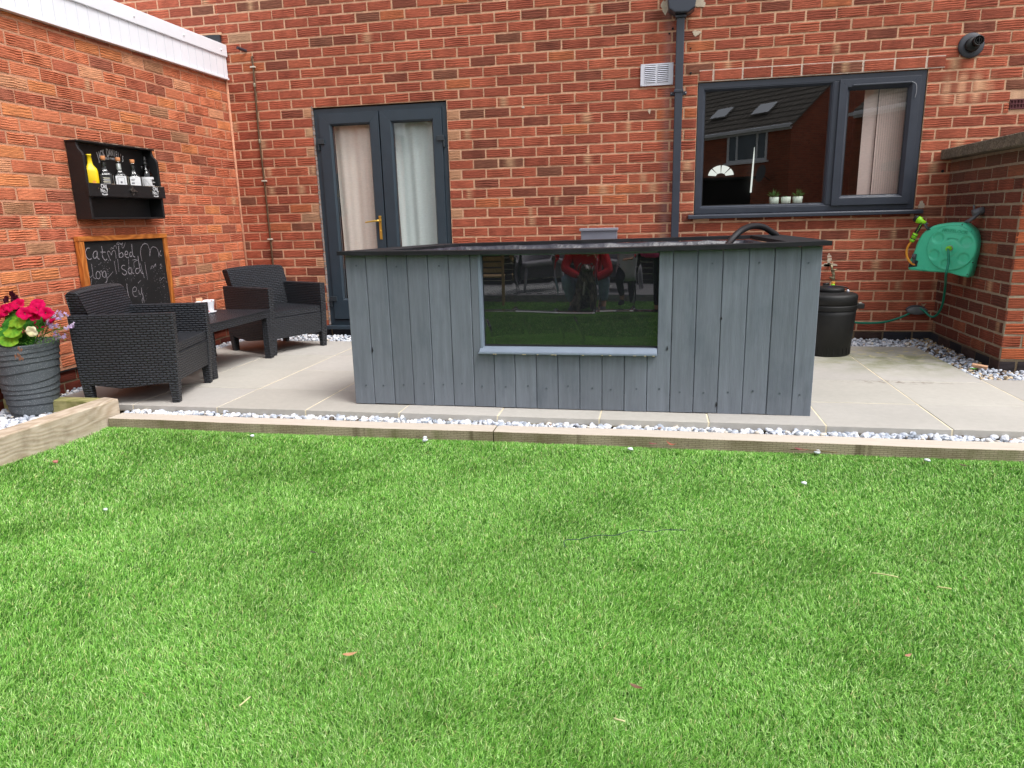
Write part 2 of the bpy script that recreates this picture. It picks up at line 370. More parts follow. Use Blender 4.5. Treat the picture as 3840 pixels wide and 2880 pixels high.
MB().tube([(.006,-.006,.1),(.005,-.005,1.2),(.006,-.006,2.33)],[.014,.011,.013],8).build('corner_fillet',M['mortar_ext'],house)
# hidden side and top of the house, so it stands as a solid from any side
mb=MB(); mb.box(-.02,DX0-.0,.17,.30,-.1,3.28).box(DX1,WX0,.17,.30,-.1,3.28).box(WX1,7.58,.17,.30,-.1,3.28).box(DX0,DX1,.17,.30,DZ1,3.28).box(WX0,WX1,.17,.30,WZ1,3.28).box(WX0,WX1,.17,.30,-.1,WZ0)
mb.build('inner_wall',mat('inner_plaster',lin(120,110,100),.9),house)
# ---- glazed double doors
door=empty('double_door',(DX0,0,0),0); door.parent=house; door.location=(0,0,0)
YF=.022   # face of the fixed frame
def mitre_frame(mb,x0,x1,z0,z1,w,ya,yb,m=0,ch=.012,wb=None):
    """four mitred lengths with a chamfered inner edge"""
    wb=wb or w
    o=[(x0,z0),(x1,z0),(x1,z1),(x0,z1)]; i=[(x0+w,z0+wb),(x1-w,z0+wb),(x1-w,z1-w),(x0+w,z1-w)]
    c=[(x0+w-ch,z0+wb-ch),(x1-w+ch,z0+wb-ch),(x1-w+ch,z1-w+ch),(x0+w-ch,z1-w+ch)]
    for k in range(4):
        a,b=k,(k+1)%4
        vs=[(o[a][0],ya,o[a][1]),(o[b][0],ya,o[b][1]),(c[b][0],ya,c[b][1]),(c[a][0],ya,c[a][1]),
            (i[b][0],ya+ch*1.3,i[b][1]),(i[a][0],ya+ch*1.3,i[a][1]),(i[b][0],yb,i[b][1]),(i[a][0],yb,i[a][1]),(o[a][0],yb,o[a][1]),(o[b][0],yb,o[b][1])]
        mb.add(vs,[(0,1,2,3),(3,2,4,5),(5,4,6,7),(8,9,1,0),(7,6,9,8),(0,3,5,7,8),(1,9,6,4,2)],m)
    return mb
def seal(parent,x0,x1,z0,z1,y,t=.004):
    return mitre_frame(MB(),x0,x1,z0,z1,t,y,y+.004,ch=.001).build('glazing_seal',M['gasket'],parent)
fr=MB(); mitre_frame(fr,DX0+.004,DX1-.004,.085,DZ1-.012,.050,YF,YF+.07,ch=.006); fr.build('door_frame',M['anth2'],door,bevel=.0015)
MB().box(DX0-.03,DX1+.03,-.05,.07,.048,.083).build('threshold',M['anth2'],door,bevel=.006)
def leaf(x0,x1,wl,wr,flipname):
    l=MB(); z0,z1=.140,1.985
    gx0,gx1,gz0,gz1=x0+wl,x1-wr,.335,1.885
    o=[(x0,z0),(x1,z0),(x1,z1),(x0,z1)]; i=[(gx0,gz0),(gx1,gz0),(gx1,gz1),(gx0,gz1)]; ch=.014
    c=[(gx0-ch,gz0-ch),(gx1+ch,gz0-ch),(gx1+ch,gz1+ch),(gx0-ch,gz1+ch)]; ya=YF-.016; yb=YF+.05
    for k in range(4):
        a,b=k,(k+1)%4
        vs=[(o[a][0],ya,o[a][1]),(o[b][0],ya,o[b][1]),(c[b][0],ya,c[b][1]),(c[a][0],ya,c[a][1]),(i[b][0],ya+.02,i[b][1]),(i[a][0],ya+.02,i[a][1]),(i[b][0],yb,i[b][1]),(i[a][0],yb,i[a][1]),(o[a][0],yb,o[a][1]),(o[b][0],yb,o[b][1])]
        l.add(vs,[(0,1,2,3),(3,2,4,5),(5,4,6,7),(8,9,1,0),(7,6,9,8),(0,3,5,7,8),(1,9,6,4,2)])
    l.build('door_leaf',M['anth2'],door,bevel=.0012)
    seal(door,gx0,gx1,gz0,gz1,YF+.012)
    MB().add([(gx0,YF+.014,gz0),(gx1,YF+.014,gz0),(gx1,YF+.014,gz1),(gx0,YF+.014,gz1)],[(0,1,2,3)]).build('door_pane',M['doorglass'],door)
leaf(.866,1.432,.112,.096,0); leaf(1.443,2.012,.112,.094,1)
for x,z in ((.842,1.752),(.842,.335),(2.03,1.735)):
    s=1 if x<1.5 else -1
    MB().box(min(x,x+s*.066),max(x,x+s*.066),YF-.030,YF-.014,z-.022,z+.022).box(min(x-s*.004,x+s*.012),max(x-s*.004,x+s*.012),YF-.024,YF+.0,z-.075,z-.018).build('hinge',mat('hinge_plastic',lin(44,52,58),.45),door,bevel=.003)
hm=MB(); hm.box(1.378,1.402,YF-.026,YF-.0162,.878,1.088)
hm.tube([(1.39,YF-.024,1.045),(1.39,YF-.058,1.045)],.009,10).tube(smooth_path([(1.39,YF-.058,1.045),(1.375,YF-.064,1.045),(1.32,YF-.064,1.040),(1.262,YF-.060,1.033)],5),[.009]*5+[.0085]*5+[.007]*6,10)
hm.lathe([(.007,0),(.0075,.006),(.004,.007)],14,M=Matrix.Translation((1.39,YF-.0262,.955))@Matrix.Rotation(R_(90),4,'X')).box(1.3875,1.3925,YF-.0345,YF-.026,.935,.955)
hm.build('handle',M['brass'],door,bevel=.0015)
# rough fillet of mastic / plaster round the door reveal
mb=MB()
for sx in (DX0,):
    for i in range(46):
        z=.09+i*.043; mb.box(sx-.003+random.uniform(-.004,.003),sx+.004,-.004,.03,z,z+.03+random.uniform(0,.01))
mb.build('mastic_fillet',mat('mastic',lin(140,128,124),.9,var=.5,vs=20,dirt=lin(44,40,42),ds=22),door)
# curtains and dark room behind the door
def curtain(name,x0,x1,z0,z1,y,amp,wl,material,parent,seed=0,lean=0):
    n=90; V=[];F=[]
    for k in range(n+1):
        x=x0+(x1-x0)*k/n
        for j,z in enumerate((z0,(z0+z1)/2,z1)):
            yy=y+amp*(math.sin(x*2*math.pi/wl+seed+.3*j)+.4*math.sin(x*2*math.pi/wl*2.3+seed*2)); V.append((x+lean*(z-z0)/(z1-z0),yy,z))
    for k in range(n):
        for j in range(2): a=k*3+j; F.append((a,a+3,a+4,a+1))
    m=MB(); m.add(V,F,0,True); return m.build(name,material,parent)
def cloth(name,c,sc=160):
    m,nt,N,L=newmat(name); b=pbsdf(nt,.9,.1); cc=coords(nt)
    L.new(vscale(nt,c,maprange(nt,noise(nt,cc,40,3,stretch=(1,1,4)),.3,.7,.94,1.05)),b.inputs['Base Color']); return m
cu=empty('curtain',(0,0,0),0,'cream curtain hanging behind the left pane of the glazed doors','curtain')
curtain('curtain_cloth',.975,1.40,.15,2.02,.115,.006,.19,cloth('cream_curtain',lin(226,218,208)),cu,.6,-.02)
c2=curtain('curtain',1.56,1.99,.15,2.02,.12,.009,.21,cloth('pale_curtain',lin(204,216,214)),None,2.2,-.035)
tag(c2,'pale grey curtain hanging behind the right pane of the glazed doors','curtain')
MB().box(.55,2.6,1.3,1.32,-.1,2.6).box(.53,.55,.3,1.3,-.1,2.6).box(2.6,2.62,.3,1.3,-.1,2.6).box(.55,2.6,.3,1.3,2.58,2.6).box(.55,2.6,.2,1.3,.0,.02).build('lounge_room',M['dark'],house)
# ---- kitchen window
win=empty('window',(0,0,0)); win.parent=house
w=MB(); mitre_frame(w,WX0+.004,WX1-.004,1.034,WZ1-.004,.046,.012,.075,ch=.004); w.build('window_frame',M['anth'],win,bevel=.0015)
MB().box(5.196,5.244,.010,.07,1.080,2.013).build('mullion',M['anth'],win,bevel=.003)
g=MB(); mitre_frame(g,4.206,5.198,1.076,2.016,.024,.014,.05,ch=.016); g.build('glazing_bead',M['anth'],win)
s=MB(); mitre_frame(s,5.236,5.812,1.074,2.020,.078,-.006,.05,ch=.022); s.build('casement',M['anth'],win,bevel=.0012)
MB().box(5.328,5.748,-.016,.0,1.968,1.980).build('drip_bar',M['anth'],win,bevel=.003)
seal(win,4.228,5.178,1.098,1.992,.0305); seal(win,5.312,5.734,1.150,1.942,.0185)
MB().add([(4.228,.034,1.098),(5.178,.034,1.098),(5.178,.034,1.992),(4.228,.034,1.992)],[(0,1,2,3)]).build('window_pane',M['glass'],win)
MB().add([(5.312,.0225,1.150),(5.734,.0225,1.150),(5.734,.0225,1.942),(5.312,.0225,1.942)],[(0,1,2,3)]).build('window_pane',M['glass'],win)
MB().prism([(-.055,.995),(.06,.995),(.06,1.034),(-.048,1.026),(-.055,1.020)],'x',4.118,5.908).build('window_sill',M['anth'],win,bevel=.003)
MB().tube(smooth_path([(5.745,-.018,1.976),(5.775,-.02,1.955),(5.782,-.016,1.90),(5.778,-.012,1.86)],5),.0022,5).build('loose_cord',mat('cord',lin(150,150,155),.6),win)
# projecting lintel brick course with white mortar over the window
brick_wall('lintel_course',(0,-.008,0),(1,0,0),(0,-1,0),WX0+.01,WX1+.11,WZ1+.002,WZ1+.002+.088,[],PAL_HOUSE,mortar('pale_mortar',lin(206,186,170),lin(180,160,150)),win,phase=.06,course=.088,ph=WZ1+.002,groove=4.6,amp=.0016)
# ---- kitchen seen through the window
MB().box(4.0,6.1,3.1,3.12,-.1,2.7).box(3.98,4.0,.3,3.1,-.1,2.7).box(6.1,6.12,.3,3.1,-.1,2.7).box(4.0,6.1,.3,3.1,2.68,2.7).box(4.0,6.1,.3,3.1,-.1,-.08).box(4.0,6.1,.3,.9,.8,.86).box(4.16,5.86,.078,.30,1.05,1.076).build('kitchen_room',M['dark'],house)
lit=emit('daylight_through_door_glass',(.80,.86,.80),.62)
fan=MB()
cx,cz=4.632,1.478
for a0,a1 in ((5,42),(48,87),(93,132),(138,175)):
    pts=[]
    for t in np.linspace(a0,a1,7): pts.append((cx+.150*math.cos(R_(t)),cz+.125*math.sin(R_(t))))
    for t in np.linspace(a1,a0,5): pts.append((cx+.058*math.cos(R_(t)),cz+.035*math.sin(R_(t))))
    fan.prism(pts,'y',3.06,3.09)
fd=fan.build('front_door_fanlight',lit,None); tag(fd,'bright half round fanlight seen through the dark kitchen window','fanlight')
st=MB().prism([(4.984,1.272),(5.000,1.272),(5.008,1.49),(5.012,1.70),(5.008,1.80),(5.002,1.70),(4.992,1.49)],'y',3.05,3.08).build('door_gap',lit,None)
tag(st,'narrow upright strip of daylight beside the fanlight in the dark kitchen','door gap')
def vblind():
    m=MB(); V=[]; F=[]
    x0,x1=5.452,5.80
    m.box(x0,5.552,.118,.121,1.08,2.06)
    x=5.5535
    while x<x1:
        m.add([(x,.10,1.08),(x+.0172,.106,1.08),(x+.0172,.106,2.06),(x,.10,2.06)],[(0,1,2,3)]); x+=.0168
    return m
vb=vblind().build('vertical_blind',cloth('blind_fabric',lin(222,202,194)),None); tag(vb,'pinkish beige vertical blind drawn to the right side of the kitchen window','blind')
vb.modifiers.new('solid','SOLIDIFY').thickness=.001
marb=M['marble']=mat('white_marbled_pot',lin(206,222,206),.4,var=.16,vs=9,bd=0,stretch=(6,6,1))
leafm=mat('succulent_leaf',lin(50,120,50),.5,var=.3,vs=30,bd=0)
for x,kind,lab in ((4.815,'spiky','white pot with tall spiky plant, leftmost of three on the kitchen sill'),(4.908,'low','white pot with low fleshy plant, middle of three on the kitchen sill'),(5.0,'spiky','white pot with spiky plant, rightmost of three on the kitchen sill')):
    t=empty('potted_plant',(x,.115,1.076),0,lab,'potted plant','three small plants on the kitchen window sill')
    MB().lathe([(.031,.0),(.037,.078),(.034,.079),(.033,.07),(0,.068)],20,sq=6).build('plant_pot',marb,t,bevel=0)
    m=MB()
    for i in range(34 if kind=='spiky' else 26):
        a=random.uniform(0,6.28); e=random.uniform(.5,1.4) if kind=='spiky' else random.uniform(.1,.9); L_=random.uniform(.05,.085) if kind=='spiky' else random.uniform(.02,.034)
        d=Vector((math.cos(a)*math.cos(e),math.sin(a)*math.cos(e),math.sin(e))); s=Vector((-math.sin(a),math.cos(a),0))*(.003 if kind=='spiky' else .007)
        b=Vector((0,0,.068))+d*.01; mid=b+d*L_*.5; tip=b+d*L_+Vector((0,0,-.3*L_*math.cos(e)))
        m.add([b-s*.7,b+s*.7,mid+s,tip,mid-s],[(0,1,2,3,4)])
    m.build('plant_leaves',leafm,t)
# ---- fittings on the wall
vent=empty('vent_grille',(0,0,0)); vent.parent=house
mb=MB(); mb.box(3.709,3.968,-.018,-.003,2.056,2.222)
mb.build('grille_plate',M['whitemetal'],vent,bevel=.002)
mb=MB()
for cxx in (3.744,3.846):
    for i in range(9):
        z=2.083+i*.0142
        mb.prism([(-.0255,z),(-.018,z+.0005),(-.018,z+.009),(-.021,z+.006)],'x',cxx,cxx+.084)
mb.build('louvre',M['whitemetal'],vent)
MB().box(3.744,3.828,-.0185,-.0175,2.08,2.21).box(3.846,3.93,-.0185,-.0175,2.08,2.21).build('louvre_slots',mat('slot_shade',(.10,.10,.11),.8),vent)
mb=MB()
for x,z in ((3.716,2.063),(3.961,2.063),(3.716,2.215),(3.961,2.215)): mb.lathe([(.0035,0),(.003,.003)],8,M=Matrix.Translation((x,-.018,z))@Matrix.Rotation(R_(90),4,'X'))
mb.build('screw',M['steel'],vent)
dp=empty('downpipe',(0,0,0)); dp.parent=house
MB().box(3.982,4.044,-.085,-.028,.0,2.54).build('pipe',M['anth'],dp,bevel=.006,seg=3)
MB().prism([(3.908,2.66),(3.918,2.588),(3.965,2.556),(4.070,2.552),(4.116,2.584),(4.128,2.66),(4.128,2.80),(3.908,2.80)],'y',-.145,-.010).build('hopper_head',M['anth'],dp,bevel=.010,seg=3)
MB().box(3.972,4.056,-.100,-.016,2.530,2.551).build('hopper_outlet',M['anth'],dp,bevel=.004)
for z in (1.985,.62):
    mb=MB(); mb.box(3.976,4.050,-.092,-.001,z,z+.022).box(3.948,4.078,-.012,-.002,z-.012,z+.016)
    mb.build('pipe_bracket',M['anth'],dp,bevel=.003)
    for x in (3.957,4.069): MB().lathe([(.006,0),(.005,.004),(0,.005)],10,M=Matrix.Translation((x,-.012,z+.003))@Matrix.Rotation(R_(90),4,'X')).build('bracket_screw',M['steel'],dp)
fl=empty('flue_terminal',(0,0,0)); fl.parent=house
FM=Matrix.Translation((6.129,-.004,2.206))@Matrix.Rotation(R_(90),4,'X')
MB().lathe([(.088,0),(.088,.006),(.080,.014),(.050,.016)],40,M=FM).build('rubber_collar',mat('rubber',lin(62,64,72),.6,var=.12,vs=30),fl)
MB().lathe([(.050,.012),(.050,.034),(.046,.042),(.03,.048),(0,.050)],36,M=FM).build('flue_body',M['black'],fl)
MB().lathe([(.034,.03),(.034,.092),(.030,.092),(.030,.05),(.020,.05),(.020,.086),(.016,.086),(.016,.05),(0,.05)],30,M=Matrix.Translation((6.147,-.006,2.222))@Matrix.Rotation(R_(90),4,'X')).box(6.145,6.149,-.096,-.055,2.192,2.252).build('flue_outlet',M['black'],fl)
ab=MB(); ab.box(6.442,6.658,.004,.012,1.744,1.813)
for i in range(9):
    for j in range(3): pass
xs=[6.442+i*.0216 for i in range(11)]; zs=[1.744,1.756,1.778,1.790,1.801,1.813]
for i in range(11): ab.box(xs[i]-.003 if i else 6.442,min(xs[i]+.003,6.658),-.004,.004,1.744,1.813)
for z in (1.744,1.7755,1.805): ab.box(6.442,6.658,-.0045,.0035,z,z+.008)
ab.build('air_brick',mat('terracotta',lin(96,48,52),.8),house)
tp=empty('gas_pipe',(0,0,0)); tp.parent=house
MB().tube(smooth_path([(.281,.012,2.498),(.283,-.012,2.495),(.286,-.014,2.45),(.290,-.013,2.41),(.284,-.013,2.27),(.278,-.013,1.94),(.277,-.013,1.78),(.284,-.013,1.43),(.285,-.013,1.1),(.287,-.013,.67),(.288,-.013,.1)],5),.0085,10).build('pipe_run',M['pipe'],tp)
for z in (2.412,1.43,.9): MB().box(.262,.308,-.026,-.001,z-.006,z+.006).build('pipe_clip',mat('clip',lin(200,195,180),.5),tp,bevel=.002)
for z in (2.26,1.78): MB().lathe([(.011,-.018),(.012,-.012),(.012,.012),(.011,.018)],12,M=Matrix.Translation((.2835 if z>2 else .277,-.013,z))).build('pipe_joint',mat('solder',lin(150,140,120),.4,metal=.6),tp)
MB().tube([(.225,.0,2.553),(.205,-.10,2.560)],.0135,12,cap=False).tube([(.2052,-.1,2.560),(.223,-.01,2.5536)],.010,12,cap=True).build('overflow_pipe',mat('overflow_plastic',lin(58,56,66),.4),house)
# rough holes and smears of mortar
mb=MB()
for (x,z,r) in ((3.93,2.44,.008),(3.955,2.475,.009),(4.105,2.135,.010),(4.10,2.32,.007),(6.03,1.312,.012),(3.962,2.11,.006)):
    mb.lathe([(r,0),(r*.8,.002),(0,.0022)],8,M=Matrix.Translation((x,-.0035,z))@Matrix.Rotation(R_(90),4,'X'))
mb.build('drill_hole',mat('hole_dark',(.012,.01,.009),.9),house)
def blobs(name,items,material,parent,y=-.0026):
    m=MB()
    for (x,z,rx,rz,sd) in items:
        n=26; pts=[]
        for k in range(n):
            a=2*math.pi*k/n; q=1+.18*math.sin(3*a+sd)+.10*math.sin(7*a+sd*2)+.06*math.sin(11*a+sd*3); pts.append((x+rx*q*math.cos(a),z+rz*q*math.sin(a)))
        m.prism(pts,'y',y,.004)
    return m.build(name,material,parent)
blobs('mortar_smear',[(5.255,.650,.016,.045,1),(5.262,.603,.052,.014,2),(5.23,.598,.04,.010,3),(4.150,2.645,.055,.03,4),(3.892,2.64,.03,.05,6),(4.14,2.43,.03,.02,7),(5.905,1.06,.022,.030,9),(2.735,1.95,.012,.009,10),(3.785,1.865,.01,.018,12)],mat('cement_smear',lin(196,180,160),.95,var=.15,vs=40,bd=.002,bs=90),house)
# ---- low extension on the left
ext=empty('brick_extension',(0,0,0),0,'low orange brick extension along the left with a white plastic roof edge','extension')
DPC=.122
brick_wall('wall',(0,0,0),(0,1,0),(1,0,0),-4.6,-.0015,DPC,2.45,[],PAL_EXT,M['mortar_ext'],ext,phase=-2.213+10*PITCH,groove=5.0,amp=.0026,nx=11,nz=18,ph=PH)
brick_wall('footing',(-.012,0,0),(0,1,0),(1,0,0),-4.6,-.004,-.12,DPC-.008,[],PAL_SMOOTH,M['mortar_dark'],ext,phase=.02,flat=True,nz=5,nx=4,ph=PH-.018)
MB().box(-.25,.003,-4.62,-.006,DPC-.009,DPC+.001).build('damp_course',M['gasket'],ext)
MB().box(-.25,-.02,-4.6,-.01,-.1,2.55).build('inner_wall',M['mortar_ext'],ext)
mbf=MB(); mbf.box(.0,.030,-4.72,-.012,2.328,2.512).box(-.03,.040,-4.72,-.012,2.318,2.332); y=-4.7
while y<-.03:
    mbf.box(.0295,.0312,y-.0015,y+.0015,2.334,2.508,1); y+=.0985
mbf.build('fascia_board',[M['white'],mat('fascia_groove',lin(196,197,206),.5)],ext)
MB().box(-.02,.044,-4.74,-.006,2.508,2.612).box(-3,.030,-4.74,-.006,2.6005,2.618).build('roof_trim',M['white'],ext,bevel=.005)
mb=MB()
for y in (-.1,-.62,-1.2,-1.9,-2.6): mb.lathe([(.009,0),(.008,.005),(0,.008)],10,M=Matrix.Translation((.044,y,2.556))@Matrix.Rotation(R_(90),4,'Y'))
mb.build('trim_fixing',M['white'],ext)
MB().prism([(-.62,2.60),(.0,2.60),(.0,2.695),(-.10,2.70),(-.62,2.70)],'y',-.03,-.008).build('upstand_flashing',mat('lead_flashing',lin(44,46,50),.6),ext)
MB().prism([(-.64,2.699),(.012,2.696),(.012,2.716),(-.64,2.718)],'y',-.022,-.006).build('flashing_mortar',M['mortar'],ext)
MB().box(-3.0,-.021,-4.7,-.006,2.45,2.6).build('flat_roof',mat('felt',lin(60,62,66),.9),ext)
# ---- garden wall on the right
gw=empty('garden_wall',(0,0,0),0,'dark red brick garden wall with a rough concrete coping on the right','garden wall')
def gst(g,h,c):
    w=np.clip((1.40-h)/.25,0,1); w=1-w; w=np.clip(w,0,1)*.55; c=c*(1-w[...,None])+np.array(lin(92,80,62))*w[...,None]; return c
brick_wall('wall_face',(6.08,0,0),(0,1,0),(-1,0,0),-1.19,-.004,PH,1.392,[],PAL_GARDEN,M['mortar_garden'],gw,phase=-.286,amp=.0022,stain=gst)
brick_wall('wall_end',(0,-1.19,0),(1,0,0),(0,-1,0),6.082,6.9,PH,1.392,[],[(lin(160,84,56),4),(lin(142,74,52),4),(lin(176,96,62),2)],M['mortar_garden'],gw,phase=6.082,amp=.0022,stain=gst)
brick_wall('plinth',(6.074,0,0),(0,1,0),(-1,0,0),-1.196,-.004,-.12,PH,[],PAL_PLINTH,M['mortar_dark'],gw,phase=-.06,flat=True,nz=5,nx=4)
brick_wall('plinth',(0,-1.196,0),(1,0,0),(0,-1,0),6.076,6.9,-.12,PH,[],[(lin(58,52,54),3),(lin(96,60,48),2)],M['mortar_dark'],gw,phase=6.07,flat=True,nz=5,nx=4)
MB().box(6.10,6.85,-1.17,-.01,-.1,1.39).build('core',M['mortar_garden'],gw)
m,nt,N,L=newmat('rough_concrete'); b=pbsdf(nt,.95,.2); c=coords(nt)
vo=N.new('ShaderNodeTexVoronoi'); vo.inputs['Scale'].default_value=110; L.new(c,vo.inputs['Vector'])
cc=vscale(nt,lin(122,112,98),maprange(nt,vo.outputs['Color'],0,1,.45,1.5)); cc=mixc(nt,maprange(nt,noise(nt,c,7,6,.6),.45,.7,0,.75),cc,lin(70,72,62))
L.new(cc,b.inputs['Base Color']); L.new(bump(nt,vo.outputs['Distance'],.006),b.inputs['Normal'])
n_=12; mb=MB()
mb.prism([(-1.46,1.395),(-.012,1.395),(-.012,1.470),(-1.46,1.470)],'x',6.0,6.95).build('coping',m,gw,bevel=.008,seg=3)
# ------------------------------------------------------------------ ground
LAWN_Z=-.100
def sheet(name,x0,x1,y0,y1,z,m):
    return tag(MB().add([(x0,y0,z),(x1,y0,z),(x1,y1,z),(x0,y1,z)],[(0,1,2,3)]).build(name,m),kind='structure')
sheet('ground',-500,500,-500,500,-.135,mat('soil',lin(112,112,92),.95,var=.3,vs=1))
sheet('gravel_bed',-.0,6.95,-2.74,.0,-.062,mat('bed_soil',lin(92,84,76),.95,var=.35,vs=20))
sheet('planting_bed',-.0,.62,-4.6,-2.7405,-.061,mat('bed_soil_dark',lin(84,76,68),.95,var=.35,vs=20))
m,nt,N,L=newmat('turf_backing'); b=pbsdf(nt,.95,.1); c=coords(nt)
cc=vscale(nt,lin(62,106,44),maprange(nt,noise(nt,c,260,3),.35,.65,.45,1.5)); cc=vscale(nt,cc,maprange(nt,noise(nt,c,1.6,4),.3,.7,.75,1.25))
L.new(cc,b.inputs['Base Color']); L.new(bump(nt,noise(nt,c,220,2),.01),b.inputs['Normal']); TURF=m
tag(MB().add([(.70,-2.86,LAWN_Z),(.64,-9.0,LAWN_Z),(9.5,-9.0,LAWN_Z),(9.5,-2.86,LAWN_Z)],[(0,1,2,3)]).build('lawn',TURF),kind='structure')
# grass blades
def turf():
    n=900000
    cx,cy=3.84,-6.25
    # distances and bearings inside a wide wedge in front of the camera plus a thinner skirt to the sides
    d=1.0+ (rng.random(n)**1.0)*0
    u=rng.random(n); d=(.95**.4+u*(5.2**.4-.95**.4))**2.5      # denser near the lens
    a=R_(11.088)+(rng.random(n)-.5)*R_(92)
    x=cx-np.sin(a)*d; y=cy+np.cos(a)*d
    edge=.70+(-2.86-y)*(-.010)+.006
    ok=(y<-2.855)&(x>edge)&(x<6.9); x,y,d=x[ok],y[ok],d[ok]
    # extra fringe against the timbers
    k=40000; fx=.72+rng.random(k)*5.2; fy=-2.858-rng.random(k)**2*.05; x=np.r_[x,fx]; y=np.r_[y,fy]; d=np.r_[d,np.hypot(fx-cx,fy-cy)]
    k=9000; t=rng.random(k); fy=-2.87-t*1.1; fx=.706+(-2.86-fy)*(-.010)+rng.random(k)**2*.03; x=np.r_[x,fx]; y=np.r_[y,fy]; d=np.r_[d,np.hypot(fx-cx,fy-cy)]
    k=420000; gx=.72+rng.random(k)*8.7; gy=-2.87-rng.random(k)*6.1; rel=np.abs((np.arctan2(-(gx-cx),gy-cy)-R_(11.088)+np.pi)%(2*np.pi)-np.pi); gd=np.hypot(gx-cx,gy-cy); ok=((rel>R_(39)+.12*rng.random(k))|(gd<1.02))&(gx>.71+(-2.86-gy)*-.010); gx,gy=gx[ok],gy[ok]; x=np.r_[x,gx]; y=np.r_[y,gy]; d=np.r_[d,np.full(len(gx),5.5)]
    n=len(x)
    def f(x,y,s,o): return np.sin(x*s+o+1.3*np.sin(y*s*.8+o*2))*np.cos(y*s*1.1-o+1.1*np.sin(x*s*.7-o))
    ang=1.2+.45*f(x,y,1.7,.3)+.9*f(x,y,4.3,2.1)+.9*f(x,y,11,4.)+rng.normal(0,1.25,n)
    lean=np.clip(.70+.07*f(x,y,2.3,5.)+.09*f(x,y,7.,1.)+.10*f(x,y,19.,2.)+rng.normal(0,.30,n),.05,1.38)
    h=.0225*(.75+.5*rng.random(n))*(1+.12*f(x,y,3.1,7.))
    w=(.0009+.00042*d)*(.7+.6*rng.random(n))
    dx,dy=np.cos(ang),np.sin(ang); sx,sy=-dy,dx
    tw=rng.random(n)*6.28; sx=np.cos(tw); sy=np.sin(tw)
    z0=np.full(n,LAWN_Z-.002)
    hx=h*np.sin(lean)
    mx,my,mz=x+dx*hx*.35,y+dy*hx*.35,z0+h*np.cos(lean*.55)*.58
    tx,ty,tz=x+dx*hx,y+dy*hx,z0+h*np.cos(lean)*.92+.002
    V=np.empty((n,5,3))
    V[:,0]=np.c_[x-sx*w*.5,y-sy*w*.5,z0]; V[:,1]=np.c_[x+sx*w*.5,y+sy*w*.5,z0]
    V[:,2]=np.c_[mx+sx*w*.5,my+sy*w*.5,mz]; V[:,3]=np.c_[mx-sx*w*.5,my-sy*w*.5,mz]; V[:,4]=np.c_[tx,ty,tz]
    pal=np.array([lin(134,190,82),lin(110,172,62),lin(162,208,108),lin(87,148,50),lin(194,222,150),lin(206,204,140)])
    pi=rng.choice(6,n,p=[.27,.24,.20,.16,.11,.02]); c=pal[pi]*(.8+.4*rng.random(n))[:,None]
    br=1+.03*f(x,y,1.3,2.2)+.05*f(x,y,3.7,.4)+.07*f(x,y,9,3.3); c=c*br[:,None]
    C=np.ones((n,5,4)); C[:,:,:3]=c[:,None,:]; C[:,0:2,:3]*=.62  # blade feet darkened, painting in the shade between blades
    base=(np.arange(n)*5)[:,None]
    loops=np.concatenate([base+np.array([0,1,2,3]),base+np.array([3,2,4])],1).ravel()
    st=(np.arange(n)*7)[:,None]+np.array([0,4]); to=np.tile([4,3],n)
    m,nt,N,L=newmat('turf_blade'); b=pbsdf(nt,.42,.45); a=N.new('ShaderNodeAttribute'); a.attribute_name='col'; L.new(a.outputs['Color'],b.inputs['Base Color'])
    tr=N.new('ShaderNodeBsdfTranslucent'); L.new(a.outputs['Color'],tr.inputs[0]); mx_=N.new('ShaderNodeMixShader'); mx_.inputs[0].default_value=.12
    o=[q for q in N if q.type=='OUTPUT_MATERIAL'][0]; L.new(b.outputs[0],mx_.inputs[1]); L.new(tr.outputs[0],mx_.inputs[2]); L.new(mx_.outputs[0],o.inputs[0])
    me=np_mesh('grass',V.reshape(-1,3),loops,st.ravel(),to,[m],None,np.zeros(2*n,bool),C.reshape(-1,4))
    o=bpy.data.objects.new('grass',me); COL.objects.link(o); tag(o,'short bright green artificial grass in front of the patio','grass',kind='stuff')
turf()
# patio slabs
m,nt,N,L=newmat('porcelain_slab'); b=pbsdf(nt,.72,.35); c=coords(nt)
a=N.new('ShaderNodeAttribute'); a.attribute_name='col'
cc=vscale(nt,a.outputs['Color'],maprange(nt,noise(nt,c,26,6,.65),.3,.7,.95,1.05))
cc=vscale(nt,cc,maprange(nt,noise(nt,c,1.3,4,.6),.3,.7,.92,1.07))
def blotch(cx,cy,rx,ry,ns,lo,hi,amt):
    v=N.new('ShaderNodeMapping'); v.inputs['Location'].default_value=(-cx/rx,-cy/ry,0); v.inputs['Scale'].default_value=(1/rx,1/ry,0); L.new(c,v.inputs[0])
    g=N.new('ShaderNodeTexGradient'); g.gradient_type='SPHERICAL'; L.new(v.outputs[0],g.inputs[0])
    mu=N.new('ShaderNodeMath'); mu.operation='MULTIPLY'; L.new(g.outputs['Fac'],mu.inputs[0]); L.new(maprange(nt,noise(nt,c,ns,6,.65),lo,hi,0,amt),mu.inputs[1]); return mu.outputs[0]
cc=mixc(nt,blotch(5.55,-.95,.85,.62,5,.36,.6,1.0),cc,lin(118,122,78))
cc=mixc(nt,blotch(5.62,-.72,.55,.34,14,.54,.6,1.4),cc,lin(196,188,140))
cc=mixc(nt,blotch(5.3,-1.65,.45,.08,22,.48,.6,.9),cc,lin(120,108,96))
cc=mixc(nt,maprange(nt,noise(nt,c,70,2,.5),.76,.80,0,.55),cc,lin(100,92,84))
cc=mixc(nt,maprange(nt,noise(nt,c,3.4,7,.7),.60,.75,0,.35),cc,lin(150,142,130))
